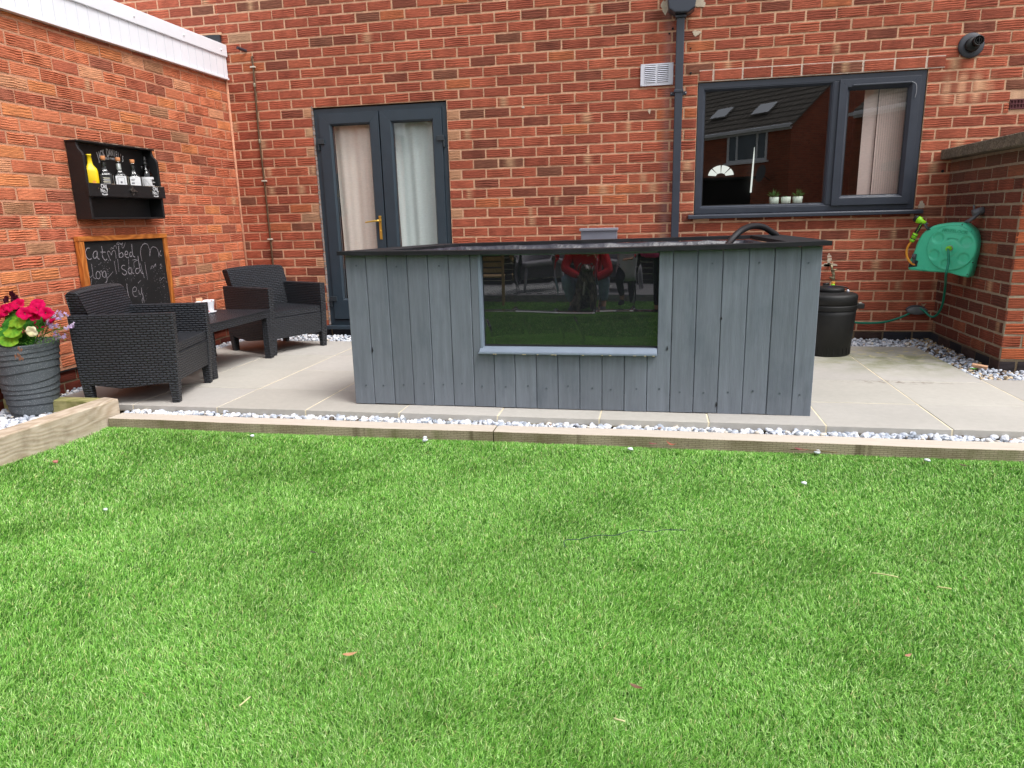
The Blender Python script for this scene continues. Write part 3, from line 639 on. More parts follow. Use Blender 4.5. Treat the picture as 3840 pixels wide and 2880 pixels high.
L.new(cc,b.inputs['Base Color']); L.new(bump(nt,noise(nt,c,300,3),.0006),b.inputs['Normal'])
SX=[.16]+[.7805+.5615*i for i in range(9)]+[5.838]+[6.95]; SX=[.16,.785,1.346,1.908,2.47,3.032,3.58,4.137,4.700,5.268,5.838,6.40,6.96]
SY=[-2.668,-2.190,-1.628,-1.066,-.41]
mb=MB(); cols=[]
for i in range(len(SX)-1):
    for j in range(len(SY)-1):
        x0,x1,y0,y1=SX[i]+.0042,SX[i+1]-.0042,SY[j]+.0038,SY[j+1]-.0038
        if x0>5.83:
            if y0>-1.6: continue
            if j==1: y1=-1.537
            if j>1: continue
        t=random.uniform(-.0012,.0012); mb.box(x0,x1,y0,y1,-.036,t)
        cv=lin(177,173,166); q=random.uniform(.93,1.06); cols+= [(cv[0]*q,cv[1]*q,cv[2]*q*random.uniform(.98,1.02),1)]*8
po=mb.build('patio',m,bevel=.0018,seg=1); tag(po,kind='structure')
ca=po.data.color_attributes.new('col','FLOAT_COLOR','POINT'); ca.data.foreach_set('color',np.array(cols,dtype=np.float32).ravel())
mj=mat('jointing_sand',lin(222,210,182),.95,var=.25,vs=8,dirt=lin(120,110,96),ds=4)
J=MB(); J.box(.165,5.833,-2.662,-.415,-.04,-.0026); J.box(5.8335,6.95,-2.662,-1.542,-.04,-.0026); tag(J.build('patio_joints',mj),kind='structure')
# ------------------------------------------------------------------ pebbles
def ico():
    import bmesh
    bm=bmesh.new(); bmesh.ops.create_icosphere(bm,subdivisions=2,radius=1); v=np.array([p.co[:] for p in bm.verts]); f=np.array([[q.index for q in p.verts] for p in bm.faces]); bm.free(); return v,f
IV,IF=ico()
def pebbles(name,pts,label,smin=.008,smax=.021,pal=None):
    n=len(pts); pal=pal or [(lin(206,210,218),6),(lin(186,192,204),5),(lin(226,228,232),5),(lin(160,168,180),3),(lin(216,208,196),1),(lin(136,142,150),1.2),(lin(170,140,120),.25),(lin(90,80,72),.3)]
    pc=np.array([p[0] for p in pal]); pw=np.array([p[1] for p in pal]); pw=pw/pw.sum()
    V=np.empty((n,len(IV),3)); C=np.ones((n,len(IV),4))
    for i,(x,y,z) in enumerate(pts):
        s=rng.uniform(smin,smax)*np.array([1,rng.uniform(.6,.95),rng.uniform(.4,.75)])
        v=IV*(1+.16*np.sin(IV@rng.normal(0,2.2,3)+rng.random()*6)[:,None])*s
        a,b_,c_=rng.random()*6.28,rng.normal(0,.5),rng.normal(0,.5)
        Rm=np.array((Matrix.Rotation(a,3,'Z')@Matrix.Rotation(b_,3,'X')@Matrix.Rotation(c_,3,'Y')))
        V[i]=v@Rm.T+np.array((x,y,z)); C[i,:,:3]=pc[rng.choice(len(pc),p=pw)]*rng.uniform(.88,1.1)
    F=(IF[None]+ (np.arange(n)*len(IV))[:,None,None]).reshape(-1,3)
    me=np_mesh(name,V.reshape(-1,3),F.ravel(),np.arange(len(F))*3,np.full(len(F),3),[M['pebble']],None,np.ones(len(F),bool),C.reshape(-1,4))
    o=bpy.data.objects.new(name,me); COL.objects.link(o); return tag(o,label,'gravel',kind='stuff')
M['pebble']=attrmat('pebble',.6,.4,.14,60,200,.0005)
def scatter(x0,x1,y0,y1,z,area=.00042,jit=.010):
    n=int((x1-x0)*(y1-y0)/area); return [(rng.uniform(x0,x1),rng.uniform(y0,y1),z+rng.uniform(-jit,jit)) for _ in range(n)]
pebbles('gravel',scatter(.775,6.9,-2.732,-2.672,-.036,.00028,.007)+scatter(.775,6.9,-2.732,-2.672,-.050,.0004,.004),'line of white and blue grey pebbles between the patio edge and the low timber',.008,.0215)
pebbles('gravel',scatter(.02,.17,-2.66,-.02,-.020,.0005)+scatter(.17,5.84,-.405,-.02,-.016,.00062),'strip of pebbles along the foot of the house walls')
def dirty(p): return p
pebbles('gravel',scatter(5.85,6.07,-1.53,-.02,-.020,.0005)+scatter(6.07,6.95,-1.53,-1.21,-.018,.00045),'strip of pebbles and dead leaf litter at the foot of the garden wall',.008,.020,[(lin(206,210,218),5),(lin(186,192,204),5),(lin(160,168,180),4),(lin(200,180,150),2),(lin(120,104,88),2),(lin(70,56,46),1.2)])
pebbles('gravel',scatter(.02,.628,-4.1,-2.81,-.026,.0005)+scatter(.02,.628,-4.1,-2.81,-.044,.0007),'bed of white pebbles around the flower pot behind the raised timber',.009,.024)
# leaf litter by the garden wall
mb=MB()
for i in range(330):
    t=random.random()**1.5; y=-.03-1.1*t; x=6.06-abs(random.gauss(0,.05))-.02
    if i%4==0: x=5.70+random.random()*.36; y=-.05-random.random()*.3
    s=random.uniform(.006,.018); a=random.uniform(0,6.28); z=-.004+random.uniform(-.004,.012)
    d=Vector((math.cos(a),math.sin(a),random.uniform(-.4,.4)))*s; e=Vector((-math.sin(a),math.cos(a),random.uniform(-.5,.5)))*s*.4
    c=Vector((x,y,z)); mb.add([c-d,c+e,c+d,c-e],[(0,1,2,3)],i%3)
tag(mb.build('leaf_litter',[mat('dead_leaf_dark',lin(52,40,32),.9,bd=0),mat('dead_leaf_brown',lin(120,92,62),.9,bd=0),mat('dead_leaf_tan',lin(190,164,118),.9,bd=0)]),'dead leaves and crumbs gathered at the foot of the garden wall','leaf litter',kind='stuff')
t=MB().box(-.045,.045,-.014,.014,0,.022).build('brick_chip',mat('chip',lin(210,164,130),.9,var=.1),bevel=.004); t.location=(5.98,-1.16,-.004); t.rotation_euler=(.2,.1,-.5); tag(t,'pale broken piece of brick lying on the pebbles by the garden wall','brick piece')
wd=MB()
for i in range(7):
    a=i*.9; wd.add([(0,0,0),(.012*math.cos(a)-.006*math.sin(a),.012*math.sin(a)+.006*math.cos(a),.012),(.026*math.cos(a),.026*math.sin(a),.012),(.012*math.cos(a)+.006*math.sin(a),.012*math.sin(a)-.006*math.cos(a),.012)],[(0,1,2,3)])
w_=wd.build('weed',mat('weed_leaf',lin(90,150,50),.6,bd=0)); w_.location=(5.93,-1.20,-.012); tag(w_,'small green weed among the pebbles by the garden wall','weed')
# ------------------------------------------------------------------ timber edging
M['sleeper']=woodmat('pale_sleeper',lin(202,188,170),lin(168,150,128),'y',.88,1.1,weather=lin(122,106,88),wf=.6)
M['sleeper_green']=woodmat('green_sleeper',lin(176,168,120),lin(124,122,70),'x',.85,.9,weather=lin(92,98,48),wf=.8)
def edging():
    m,nt,N,L=newmat('weathered_edging'); b=pbsdf(nt,.88,.2); c=coords(nt)
    fine=noise(nt,c,10,5,.6,stretch=(1,12,20)); cc=mixc(nt,fine,lin(212,202,190),lin(176,164,150))
    # incised treatment marks on the front face: short dark dashes
    bk=N.new('ShaderNodeTexBrick'); uv=coords(nt,'UV'); L.new(uv,bk.inputs['Vector']); bk.inputs['Scale'].default_value=1; bk.inputs['Brick Width'].default_value=.034; bk.inputs['Row Height'].default_value=.0095; bk.inputs['Mortar Size'].default_value=.0016; bk.inputs['Mortar Smooth'].default_value=.4
    front=mixc(nt,maprange(nt,noise(nt,c,4,5,.6),.4,.65,0,1),lin(170,158,136),lin(122,112,88))
    front=mixc(nt,maprange(nt,bk.outputs['Fac'],0,1,0,.6),front,lin(84,70,50))
    front=mixc(nt,maprange(nt,noise(nt,c,9,3,.5,stretch=(1,.01,.01)),.60,.68,0,.75),front,lin(72,60,42))
    front=mixc(nt,maprange(nt,noise(nt,c,5,5,.6,stretch=(1,.1,.4)),.55,.7,0,.5),front,lin(96,104,52))
    ge=N.new('ShaderNodeNewGeometry'); sp=N.new('ShaderNodeSeparateXYZ'); L.new(ge.outputs['True Normal'],sp.inputs[0])
    up=maprange(nt,sp.outputs[2],.5,.8,0,1); cc=mixc(nt,up,front,cc)
    L.new(cc,b.inputs['Base Color']); L.new(bump(nt,fine,.0012),b.inputs['Normal']); return m
M['edging']=edging()
for x0,x1,lab in ((.765,3.046,'left length of the low timber edging between pebbles and grass'),(3.050,6.95,'right length of the low timber edging between pebbles and grass')):
    n=int((x1-x0)/.12); mb=MB(); prof=[]
    for i in range(n+1):
        x=x0+(x1-x0)*i/n; w=.003*math.sin(x*2.1)+.0015*math.sin(x*7); prof.append((x,w))
    V=[];F=[]
    for x,w in prof: V+= [(x,-2.853+w,-.125),(x,-2.853+w,-.031+w*.3),(x,-2.735+w,-.031+w*.3),(x,-2.735+w,-.125)]
    for i in range(n):
        for k in range(4): F.append((i*4+k,i*4+(k+1)%4,(i+1)*4+(k+1)%4,(i+1)*4+k))
    F=[f[::-1] for f in F]; F+=[(0,1,2,3),(n*4+3,n*4+2,n*4+1,n*4)]
    o=MB().add(V,F).build('timber_edging',M['edging'],bevel=.004); tag(o,lab,'timber edging','low timber edging along the lawn')
V=[(.636,-4.3),(.700-.0,-4.3),(.757,-2.738),(.634,-2.706)]
o=MB().prism([(.560,-4.3),(.688,-4.3),(.757,-2.738),(.634,-2.706)],'z',-.125,.057).build('raised_sleeper',M['sleeper'],bevel=.008,seg=3); tag(o,'thick raised timber sleeper with whorled knots between pebble bed and grass','sleeper')
o=MB().prism([(.01,-2.806),(.632,-2.806),(.632,-2.722),(.01,-2.722)],'z',-.10,.055).build('low_sleeper',M['sleeper_green'],bevel=.007,seg=3); tag(o,'green stained timber sleeper behind the flower pot beside the armchair','sleeper')
# bits on the grass
def stone(x,y,s,lab,c=(218,222,230)):
    v=IV*np.array([1,.8,.6])*s*(1+.15*np.sin(IV@np.array([2,1,3.])+x*9)[:,None]); me=bpy.data.meshes.new('pebble'); me.from_pydata(v.tolist(),[],IF.tolist()); me.materials.append(mat('stray_pebble',lin(*c),.6,var=.1,bd=0))
    for p in me.polygons: p.use_smooth=True
    o=bpy.data.objects.new('pebble',me); COL.objects.link(o); o.location=(x,y,-.070); tag(o,lab,'pebble','stray pebbles on the grass')
stone(1.738,-2.95,.012,'small white pebble on the grass nearest the raised sleeper'); stone(2.70,-2.915,.0145,'largest white pebble on the grass, close against the timber edging'); stone(2.685,-2.872,.012,'white pebble touching the timber edging left of the knot')
stone(3.751,-2.93,.014,'white pebble on the grass near the red leaves'); stone(4.62,-2.87,.016,'white pebble on the grass beside a dry twig'); stone(5.073,-2.93,.014,'round white pebble at the right end of the grass edge')
stone(4.48,-3.291,.012,'lone white pebble out on the grass right of centre'); stone(1.684,-3.954,.010,'lone pale pebble out on the grass at the left',(190,205,190)); stone(.983,-3.463,.014,'flat reddish pebble on the grass beside the raised sleeper',(170,110,100))
def leaf_obj(x,y,s,a,col,lab,curl=.5,name='fallen_leaf'):
    V=[];F=[]; n=8
    for i in range(n+1):
        t=i/n; w=math.sin(math.pi*t**.8)*.3*s; z=curl*s*(t-.5)**2*2
        V+=[((t-.5)*s*2,-w,z+.25*w),((t-.5)*s*2,0,z),((t-.5)*s*2,w,z+.25*w)]
    for i in range(n): F+=[(i*3,i*3+3,i*3+4,i*3+1),(i*3+1,i*3+4,i*3+5,i*3+2)]
    o=MB().add(V,F,0,True).build(name,mat('fallen_leaf_skin',lin(*col),.6,var=.2,vs=60,bd=0)); o.location=(x,y,-.060); o.rotation_euler=(.15,.1,a); tag(o,lab,'fallen leaf','dead leaves lying on the grass')
leaf_obj(3.085,-4.736,.020,.6,(176,132,96),'curled tan leaf on the grass at the lower left'); leaf_obj(3.823,-4.749,.018,-.2,(104,74,52),'brown curled leaf on the grass near the bottom centre'); leaf_obj(2.72,-4.206,.014,.1,(60,66,44),'dark leaf on the grass left of centre')
leaf_obj(3.858,-2.872,.022,.1,(122,62,64),'red leaf against the timber edging, left of a pair'); leaf_obj(3.947,-2.874,.028,-.2,(150,84,64),'upturned orange brown leaf against the timber edging, right of a pair',1.4)
leaf_obj(4.545,-2.880,.034,.05,(118,56,60),'long dark red leaf against the timber edging by the twig'); leaf_obj(5.187,-3.014,.020,-.2,(70,46,32),'dark brown leaf on the grass at the far right')
leaf_obj(3.283,-3.787,.008,.2,(40,36,30),'tiny black leaf scrap above the thread on the grass'); leaf_obj(3.407,-3.846,.008,.9,(46,40,34),'tiny dark leaf scrap just left of the thread'); leaf_obj(4.492,-4.517,.014,.7,(168,120,96),'small tan leaf on the grass at the lower right')
leaf_obj(4.02,-2.875,.016,.9,(48,36,26),'dark crumpled leaf beside the red pair at the edging'); leaf_obj(2.655,-2.895,.014,.3,(50,38,30),'dark crumpled leaf beside the largest white pebble'); leaf_obj(2.75,-2.885,.010,.3,(44,34,28),'tiny dark scrap right of the largest white pebble')
def twig(pts,r,col,lab): 
    o=MB().tube(smooth_path(pts,4),r,6).build('twig',mat('twig_bark',lin(*col),.7,bd=0)); tag(o,lab,'twig','dry twigs and straws on the grass')
twig([(4.53,-4.07,-.066),(4.56,-4.08,-.062),(4.60,-4.09,-.064)],.0018,(200,196,140),'pale straw lying on the grass at the right'); twig([(4.695,-4.13,-.066),(4.73,-4.14,-.064)],.002,(196,190,130),'short pale straw just below the longer one at the right')
twig([(4.50,-2.868,-.062),(4.60,-2.888,-.058),(4.70,-2.902,-.06)],.0025,(110,96,60),'dry brown twig beside the dark red leaf'); twig([(2.905,-4.96,-.066),(2.916,-4.93,-.062)],.0018,(206,200,150),'upright pale straw near the bottom left of centre'); twig([(3.775,-4.86,-.066),(3.80,-4.87,-.062)],.002,(206,200,150),'short pale straw at the bottom centre')
th=MB().tube(smooth_path([(3.565,-4.03,-.068),(3.558,-3.985,-.063),(3.61,-3.965,-.064),(3.67,-3.93,-.062),(3.73,-3.915,-.065),(3.794,-3.868,-.062),(3.86,-3.872,-.064),(3.90,-3.852,-.062),(3.973,-3.843,-.063)],6),.0013,5).build('thread',mat('dark_thread',(.02,.03,.05),.7,bd=0)); tag(th,'thin dark thread lying crookedly on the grass','thread')
# ------------------------------------------------------------------ raised pond
pond=empty('raised_pond',(0,0,0),0,'grey painted timber clad raised pond with a clear viewing window','raised pond')
m,nt,N,L=newmat('grey_paint'); b=pbsdf(nt,.58,.4); c=coords(nt); a=N.new('ShaderNodeAttribute'); a.attribute_name='col'
gr=noise(nt,c,4,7,.62,stretch=(9,9,.7)); fi=noise(nt,c,16,4,.6,stretch=(16,16,.8))
cc=vscale(nt,a.outputs['Color'],maprange(nt,gr,.3,.7,.84,1.14)); cc=vscale(nt,cc,maprange(nt,fi,.3,.7,.95,1.05))
cc=mixc(nt,maprange(nt,noise(nt,c,3,6,.6,stretch=(2,2,1)),.5,.72,0,.4),cc,lin(66,78,90))
cc=mixc(nt,maprange(nt,noise(nt,c,60,2,.5,stretch=(1,1,.15)),.74,.80,0,.5),cc,lin(150,156,162))
L.new(cc,b.inputs['Base Color']); L.new(bump(nt,fi,.0014),b.inputs['Normal']); L.new(maprange(nt,gr,.3,.7,.48,.68),b.inputs['Roughness'])
M['greypaint']=m
def rz(p): return .878+.012*(p[0]-2.118)/2.55-.013*math.sin(math.pi*min(1,max(0,(p[0]-2.118)/2.57)))*(1 if p[1]<-2.3 else 0)
XS=[2.145,2.267,2.390,2.508,2.627,2.746,2.867,2.985,3.102,3.222,3.341,3.461,3.581,3.701,3.820,3.943,4.064,4.188,4.314,4.437,4.560,4.658]
OX0,OX1,OZ0=2.925,3.872,.345
cols=[]; mb=MB()
for i in range(len(XS)-1):
    x0,x1=XS[i]+.0012,XS[i+1]-.0012; pieces=[(x0,x1,.004,.846)]
    if x1>OX0 and x0<OX1:
        pieces=[(x0,x1,.004,OZ0-.03)]
        if x0<OX0: pieces.append((x0,OX0,OZ0-.0295,.846))
        if x1>OX1: pieces.append((OX1,x1,OZ0-.0295,.846))
    q=random.uniform(.9,1.08); cv=lin(110,117,127); y=-2.5+random.uniform(-.0015,.0015)
    for k,(p0,p1,z0,z1) in enumerate(pieces):
        z1=min(z1,.846) if z1<.8 else rz(((p0+p1)/2,-2.54))-.0205
        ch=.003; zj=z0+(random.uniform(-.002,.003) if z0<.1 else 0)
        mb.prism([(p0,y+.018),(p0,y+ch),(p0+ch,y),(p1-ch,y),(p1,y+ch),(p1,y+.018)],'z',zj,z1); cols+=[(*[t*q for t in cv],1)]*12
po=mb.build('front_cladding',M['greypaint'],pond)
def setcol(o,cols):
    ca=o.data.color_attributes.new('col','FLOAT_COLOR','POINT'); ca.data.foreach_set('color',np.array(cols,dtype=np.float32).ravel())
setcol(po,cols)
def side(name,pa,pb):
    mb=MB(); d=Vector((pb[0]-pa[0],pb[1]-pa[1],0)); n=max(1,round(d.length/.12)); cl=[]
    u=d.normalized(); nn=Vector((u.y,-u.x,0))
    for i in range(n):
        a=Vector((pa[0],pa[1],0))+d*(i/n)+u*.0012; b_=Vector((pa[0],pa[1],0))+d*((i+1)/n)-u*.0012
        vs=[a,b_,b_-nn*.018,a-nn*.018]; mb.add([v+Vector((0,0,.004)) for v in vs]+[v+Vector((0,0,.846)) for v in vs],[(0,1,5,4),(1,2,6,5),(2,3,7,6),(3,0,4,7),(4,5,6,7)])
        q=random.uniform(.9,1.08); cl+=[(*[t*q for t in lin(110,117,127)],1)]*8
    o=mb.build(name,M['greypaint'],pond,bevel=.002); setcol(o,cl)
FL,FR,BR,BL=(2.145,-2.482),(4.657,-2.482),(4.585,-1.33),(2.47,-1.66)
side('side_cladding',FR,BR); side('side_cladding',BL,FL); side('back_cladding',BR,BL)
# screw heads / filled nail holes
mb=MB()
for i in range(len(XS)-1):
    xm=(XS[i]+XS[i+1])/2
    for z in (.125+random.uniform(-.012,.012),.80+random.uniform(-.012,.012)):
        if z>.5 and (OX0-.03<xm<OX1+.03 or i%2): continue
        mb.lathe([(.005,0),(.0045,.0008),(.002,-.0012),(0,-.0012)],8,M=Matrix.Translation((xm+random.uniform(-.015,.015),-2.5015,z))@Matrix.Rotation(R_(90),4,'X'))
mb.build('screw_head',mat('painted_screw',lin(78,86,94),.5),pond)
mb=MB()
for (x,z,h) in ((2.272,.305,.035),(3.922,.335,.03),(4.183,.035,.03),(4.19,.50,.02)): mb.prism([(x,z),(x+.006,z+h*.4),(x+.001,z+h),(x-.003,z+h*.5)],'y',-2.503,-2.499)
mb.build('board_chip',M['gasket'],pond)
# black rim boards mitred round the top
RO=[(2.118,-2.540),(4.690,-2.540),(4.635,-1.285),(2.43,-1.62)]; RI=[(2.36,-2.425),(4.50,-2.425),(4.455,-1.41),(2.60,-1.72)]
M['rim']=woodmat('black_stained_rim',lin(30,31,35),lin(19,20,23),'x',.6,.8,weather=lin(50,52,58),wf=.25,bd=.0005)
mb=MB()
for k in range(4):
    a,b_=k,(k+1)%4; q=[RO[a],RO[b_],RI[b_],RI[a]]
    cxm=sum(p[0] for p in q)/4; cym=sum(p[1] for p in q)/4; q=[(cxm+(p[0]-cxm)*.9995,cym+(p[1]-cym)*.9995) for p in q]
    if k==2:
        t=.37; m0=(q[0][0]+(q[1][0]-q[0][0])*t,q[0][1]+(q[1][1]-q[0][1])*t); m1=(q[3][0]+(q[2][0]-q[3][0])*t,q[3][1]+(q[2][1]-q[3][1])*t)
        quads=[[q[0],m0,m1,q[3]],[(m0[0]-.004,m0[1]),q[1],q[2],(m1[0]-.004,m1[1])]]
    else: quads=[q]
    if k==0: quads=[[tuple(q[0][c]+(q[1][c]-q[0][c])*i/12 for c in (0,1)),tuple(q[0][c]+(q[1][c]-q[0][c])*(i+1)/12 for c in (0,1)),tuple(q[3][c]+(q[2][c]-q[3][c])*(i+1)/12 for c in (0,1)),tuple(q[3][c]+(q[2][c]-q[3][c])*i/12 for c in (0,1))] for i in range(12)]
    for Q_ in quads:
        lo=[(p[0],p[1],rz(p)-.018) for p in Q_]; hi=[(p[0],p[1],rz(p)+.004) for p in Q_]
        mb.add(lo+hi,[(0,3,2,1),(4,5,6,7),(0,1,5,4),(2,3,7,6)]+([(1,2,6,5),(3,0,4,7)] if k else []))
mb.build('rim',M['rim'],pond)
# rubber liner folded over the inner edge and dark water
M['liner']=mat('rubber_liner',lin(46,46,56),.42,var=.2,vs=6,bs=14,bd=.01)
V=[];F=[]; n=160; loop=[]
seg=[(RI[i],RI[(i+1)%4]) for i in range(4)]
for s_,(p,q) in enumerate(seg):
    for i in range(40):
        t=i/40; loop.append((p[0]+(q[0]-p[0])*t,p[1]+(q[1]-p[1])*t))
cxm,cym=3.48,-2.0
for i,(x,y) in enumerate(loop):
    w=math.sin(i*.9)*.006+math.sin(i*2.3)*.004; dx,dy=cxm-x,cym-y; l=math.hypot(dx,dy); dx/=l; dy/=l
    zb_=.020 if y>-2.3 else 0
    for (o_,z) in ((-.0,.836+zb_*1.5),(.018+w,.846+w*.5+zb_),(.045+w,.842+w*.6+zb_),(.06,.79),(.07,.5),(.08,.06)): V.append((x+dx*o_,y+dy*o_,z))
k=6
for i in range(n):
    for j in range(k-1): a=i*k+j; b_=((i+1)%n)*k+j; F.append((a,a+1,b_+1,b_))
MB().add(V,F,0,True).build('pond_liner',M['liner'],pond)
wm,nt,N,L=newmat('pond_water'); b=pbsdf(nt,.06,.5); b.inputs['Base Color'].default_value=(.006,.010,.008,1); L.new(bump(nt,noise(nt,coords(nt),9,2),.004),b.inputs['Normal'])
MB().add([(2.45,-2.40,.70),(4.46,-2.40,.70),(4.40,-1.45,.70),(2.66,-1.75,.70)],[(0,1,2,3)]).build('water',wm,pond)
# viewing window: creased clear sheet over black liner, grey trim round it
m,nt,N,L=newmat('creased_clear_sheet'); g=N.new('ShaderNodeBsdfGlossy'); g.inputs['Roughness'].default_value=.015
d=N.new('ShaderNodeBsdfDiffuse'); d.inputs[0].default_value=(.014,.015,.018,1); fr=N.new('ShaderNodeFresnel'); fr.inputs[0].default_value=2.25
mx=N.new('ShaderNodeMixShader'); o=N.new('ShaderNodeOutputMaterial'); L.new(fr.outputs[0],mx.inputs[0]); L.new(d.outputs[0],mx.inputs[1]); L.new(g.outputs[0],mx.inputs[2]); L.new(mx.outputs[0],o.inputs[0])
M['panel']=m
nx_,nz_=240,130; V=[];F=[]
def crease(x,z):
    u=(x-OX0)/(OX1-OX0); v=(z-OZ0)/.51
    zc=.375-.02*u+ (0 if u<.655 else .018)+.006*math.sin(u*9)          # long horizontal fold
    d=.0013*math.exp(-((v-zc)/.011)**2)
    for (uc,a,w_,sl,lo,hi) in ((.20,.00016,.012,.02,.0,1),(.43,.00012,.012,.05,0,1),(.655,.00022,.007,0,.3,1),(.87,.00012,.012,-.03,.35,1),(.445,.0007,.006,.12,0,.38),(.53,.0007,.005,.35,0,.36),(.235,.0006,.006,.15,.1,.37),(.02,.002,.012,.12,0,.3)):
        if lo<=v<=hi: d+=a*math.exp(-((u-uc-sl*(zc-v)*.5-.006*math.sin(v*14))/w_)**2)*min(1,(v-lo)*12,(hi-v)*12)
    for (uc,vc) in ((.195,zc),(.43,zc),(.655,zc),(.865,zc),(.19,.97),(.425,.97),(.88,.97)): d+=.0006*math.exp(-((u-uc)/.014)**2-((v-vc)/.035)**2)
    return d+.0005*math.sin(u*7+1)*math.sin(v*3)
for j in range(nz_+1):
    for i in range(nx_+1):
        x=OX0-.008+(OX1-OX0+.016)*i/nx_; z=OZ0-.008+.53*j/nz_; V.append((x,-2.470-crease(x,z),z))
for j in range(nz_):
    for i in range(nx_): a=j*(nx_+1)+i; F.append((a,a+1,a+nx_+2,a+nx_+1))
MB().add(V,F,0,True).build('viewing_window',M['panel'],pond)
gb=mat('grey_trim',lin(120,132,148),.5,var=.08,vs=10)
MB().prism([(OX0-.026,OZ0-.033),(OX1+.0,OZ0-.033),(OX1+.0,OZ0-.020),(OX0-.018,OZ0-.020)],'y',-2.528,-2.47).build('window_trim',gb,pond,bevel=.003)
MB().prism([(-2.520,OZ0-.020),(-2.476,OZ0-.020),(-2.476,OZ0+.004),(-2.494,OZ0+.002)],'x',OX0-.018,OX1-.001).build('window_trim',gb,pond,bevel=.002)
MB().prism([(OX0-.014,-2.503),(OX0+.001,-2.503),(OX0+.006,-2.476),(OX0-.014,-2.476)],'z',OZ0-.018,.858).build('window_trim',gb,pond,bevel=.002)
MB().box(OX0,OX1,-2.480,-2.475,.845,.860).build('window_trim',gb,pond)
MB().box(OX0,OX1,-2.476,-2.468,OZ0-.004,OZ0+.012).build('window_seal',M['gasket'],pond)
mb=MB()
for i in range(14):
    x=random.uniform(OX0+.05,OX1-.02); s=random.uniform(.004,.014); mb.box(x,x+s,-2.529,-2.5275,OZ0-.0335,OZ0-.0315)
mb.build('raw_wood_edge',mat('raw_wood',lin(214,196,150),.8,bd=0),pond)
# ribbed hose arching over the rim
pts=smooth_path([(4.20,-2.20,.80),(4.262,-2.0,.870),(4.326,-1.88,.925),(4.384,-1.78,.950),(4.438,-1.70,.957),(4.495,-1.63,.948),(4.548,-1.58,.920),(4.595,-1.54,.885),(4.62,-1.52,.80)],14)
rr=[.0172+.0032*(1 if i%2 else -1)*.6 for i in range(len(pts))]
o=MB().tube(pts,rr,12).build('ribbed_hose',mat('hose_rubber',(.015,.015,.017),.32,var=.05,bd=0)); tag(o,'black ribbed hose arching over the back rim of the pond','hose')
# small grey box behind the pond
bx=empty('filter_box',(0,0,0),0,'small grey box with a lid standing behind the pond against the brick wall','box')
MB().box(3.245,3.540,-.24,-.10,-.0,.918).build('box_body',mat('grey_box',lin(112,114,126),.45,var=.08,vs=7,rvar=.08),bx,bevel=.003)
MB().box(3.232,3.548,-.252,-.09,.918,.940).build('box_lid',mat('grey_box_lid',lin(128,130,142),.45,var=.06),bx,bevel=.004)
# ------------------------------------------------------------------ black pressure filter
pf=empty('pond_filter',(5.115,-.72,0),0,'black round lidded pond filter bucket standing between the pond and the hose','filter')
MB().lathe([(.160,.0),(.166,.012),(.166,.065),(.169,.068),(.185,.30),(.186,.335)],56).build('drum',M['black'],pf)
mb=MB()
for i in range(56):
    a=2*math.pi*i/56
    if i%2: mb.box(-.0025,.0025,-.1685,-.1655,.008,.062,M=Matrix.Rotation(a,4,'Z'))
mb.build('drum_rib',M['black'],pf)
MB().lathe([(.186,.334),(.192,.336),(.193,.366),(.188,.371),(.184,.372)],56,caps=False).build('clamp_ring',M['black'],pf,bevel=.001)
MB().lathe([(.189,.371),(.190,.43),(.184,.444),(.170,.450),(.10,.458),(0,.460)],56).build('lid',M['black'],pf,bevel=0)
MB().lathe([(.098,.452),(.098,.480),(.092,.487),(.05,.489),(0,.489)],40,M=Matrix.Translation((.005,.02,0))).build('control_cap',M['black'],pf)
MB().box(-.012,.016,.012,.020,.4885,.4905).build('badge',mat('badge',lin(60,60,130),.4,bd=0),pf)
MB().tube(smooth_path([(-.12,.0,.462),(-.10,-.02,.492),(0,-.02,.502),(.09,-.02,.494),(.128,-.01,.470),(.120,-.0,.456)],8),.0045,8).build('carry_handle',M['black'],pf)
MB().lathe([(.008,0),(.010,.012),(.006,.02),(0,.021)],12,M=Matrix.Translation((.115,-.03,.456))).build('vent_nipple',mat('nipple',lin(206,206,216),.4,bd=0),pf)
MB().box(.178,.236,-.035,.03,.336,.374).box(.222,.240,-.025,.02,.340,.370).build('clamp_latch',M['black'],pf,bevel=.006,seg=3)
mb=MB().box(.196,.214,-.028,-.016,.374,.380).box(.208,.224,-.01,.004,.374,.379); mb.build('latch_pebble',M['pebble'] if False else mat('grit',lin(190,186,180),.8),pf,bevel=.003)
MB().tube([(-.10,.10,.44),(-.10,.10,.515)],.022,16).tube([(-.10,.10,.515),(-.10,.10,.528)],.030,16).build('valve_knob',M['black'],pf,bevel=.002)
# outdoor tap with hose connector
tp=empty('garden_tap',(5.282,-.02,.50),0,'old brass garden tap with an orange and green hose connector on the brick wall','tap')
am=mat('aged_brass',lin(140,130,104),.45,metal=.85,var=.25,vs=40,bd=.0004)
MB().tube(smooth_path([(-.016,.03,.105),(-.020,-.02,.105),(-.018,-.045,.09),(-.012,-.05,.055),(-.004,-.05,.035)],5),.009,12).build('supply_pipe',am,tp)
MB().lathe([(.010,-.028),(.014,-.022),(.014,-.006),(.010,.0),(.012,.008),(.012,.02),(.008,.03),(.006,.05),(.006,.06)],16,M=Matrix.Translation((0,-.055,.01))).tube([(-.03,-.055,.004),(.005,-.055,.004)],.009,12).tube([(-.026,-.058,.066),(.026,-.058,.070)],.0045,8).tube([(0,-.03,.0),(0,.0,.0)],.008,10).build('tap_body',am,tp)
MB().tube([(0,-.055,-.028),(0,-.055,-.046)],.014,16).build('connector_collar',mat('orange_plastic',lin(235,170,70),.4,bd=0),tp,bevel=.001)
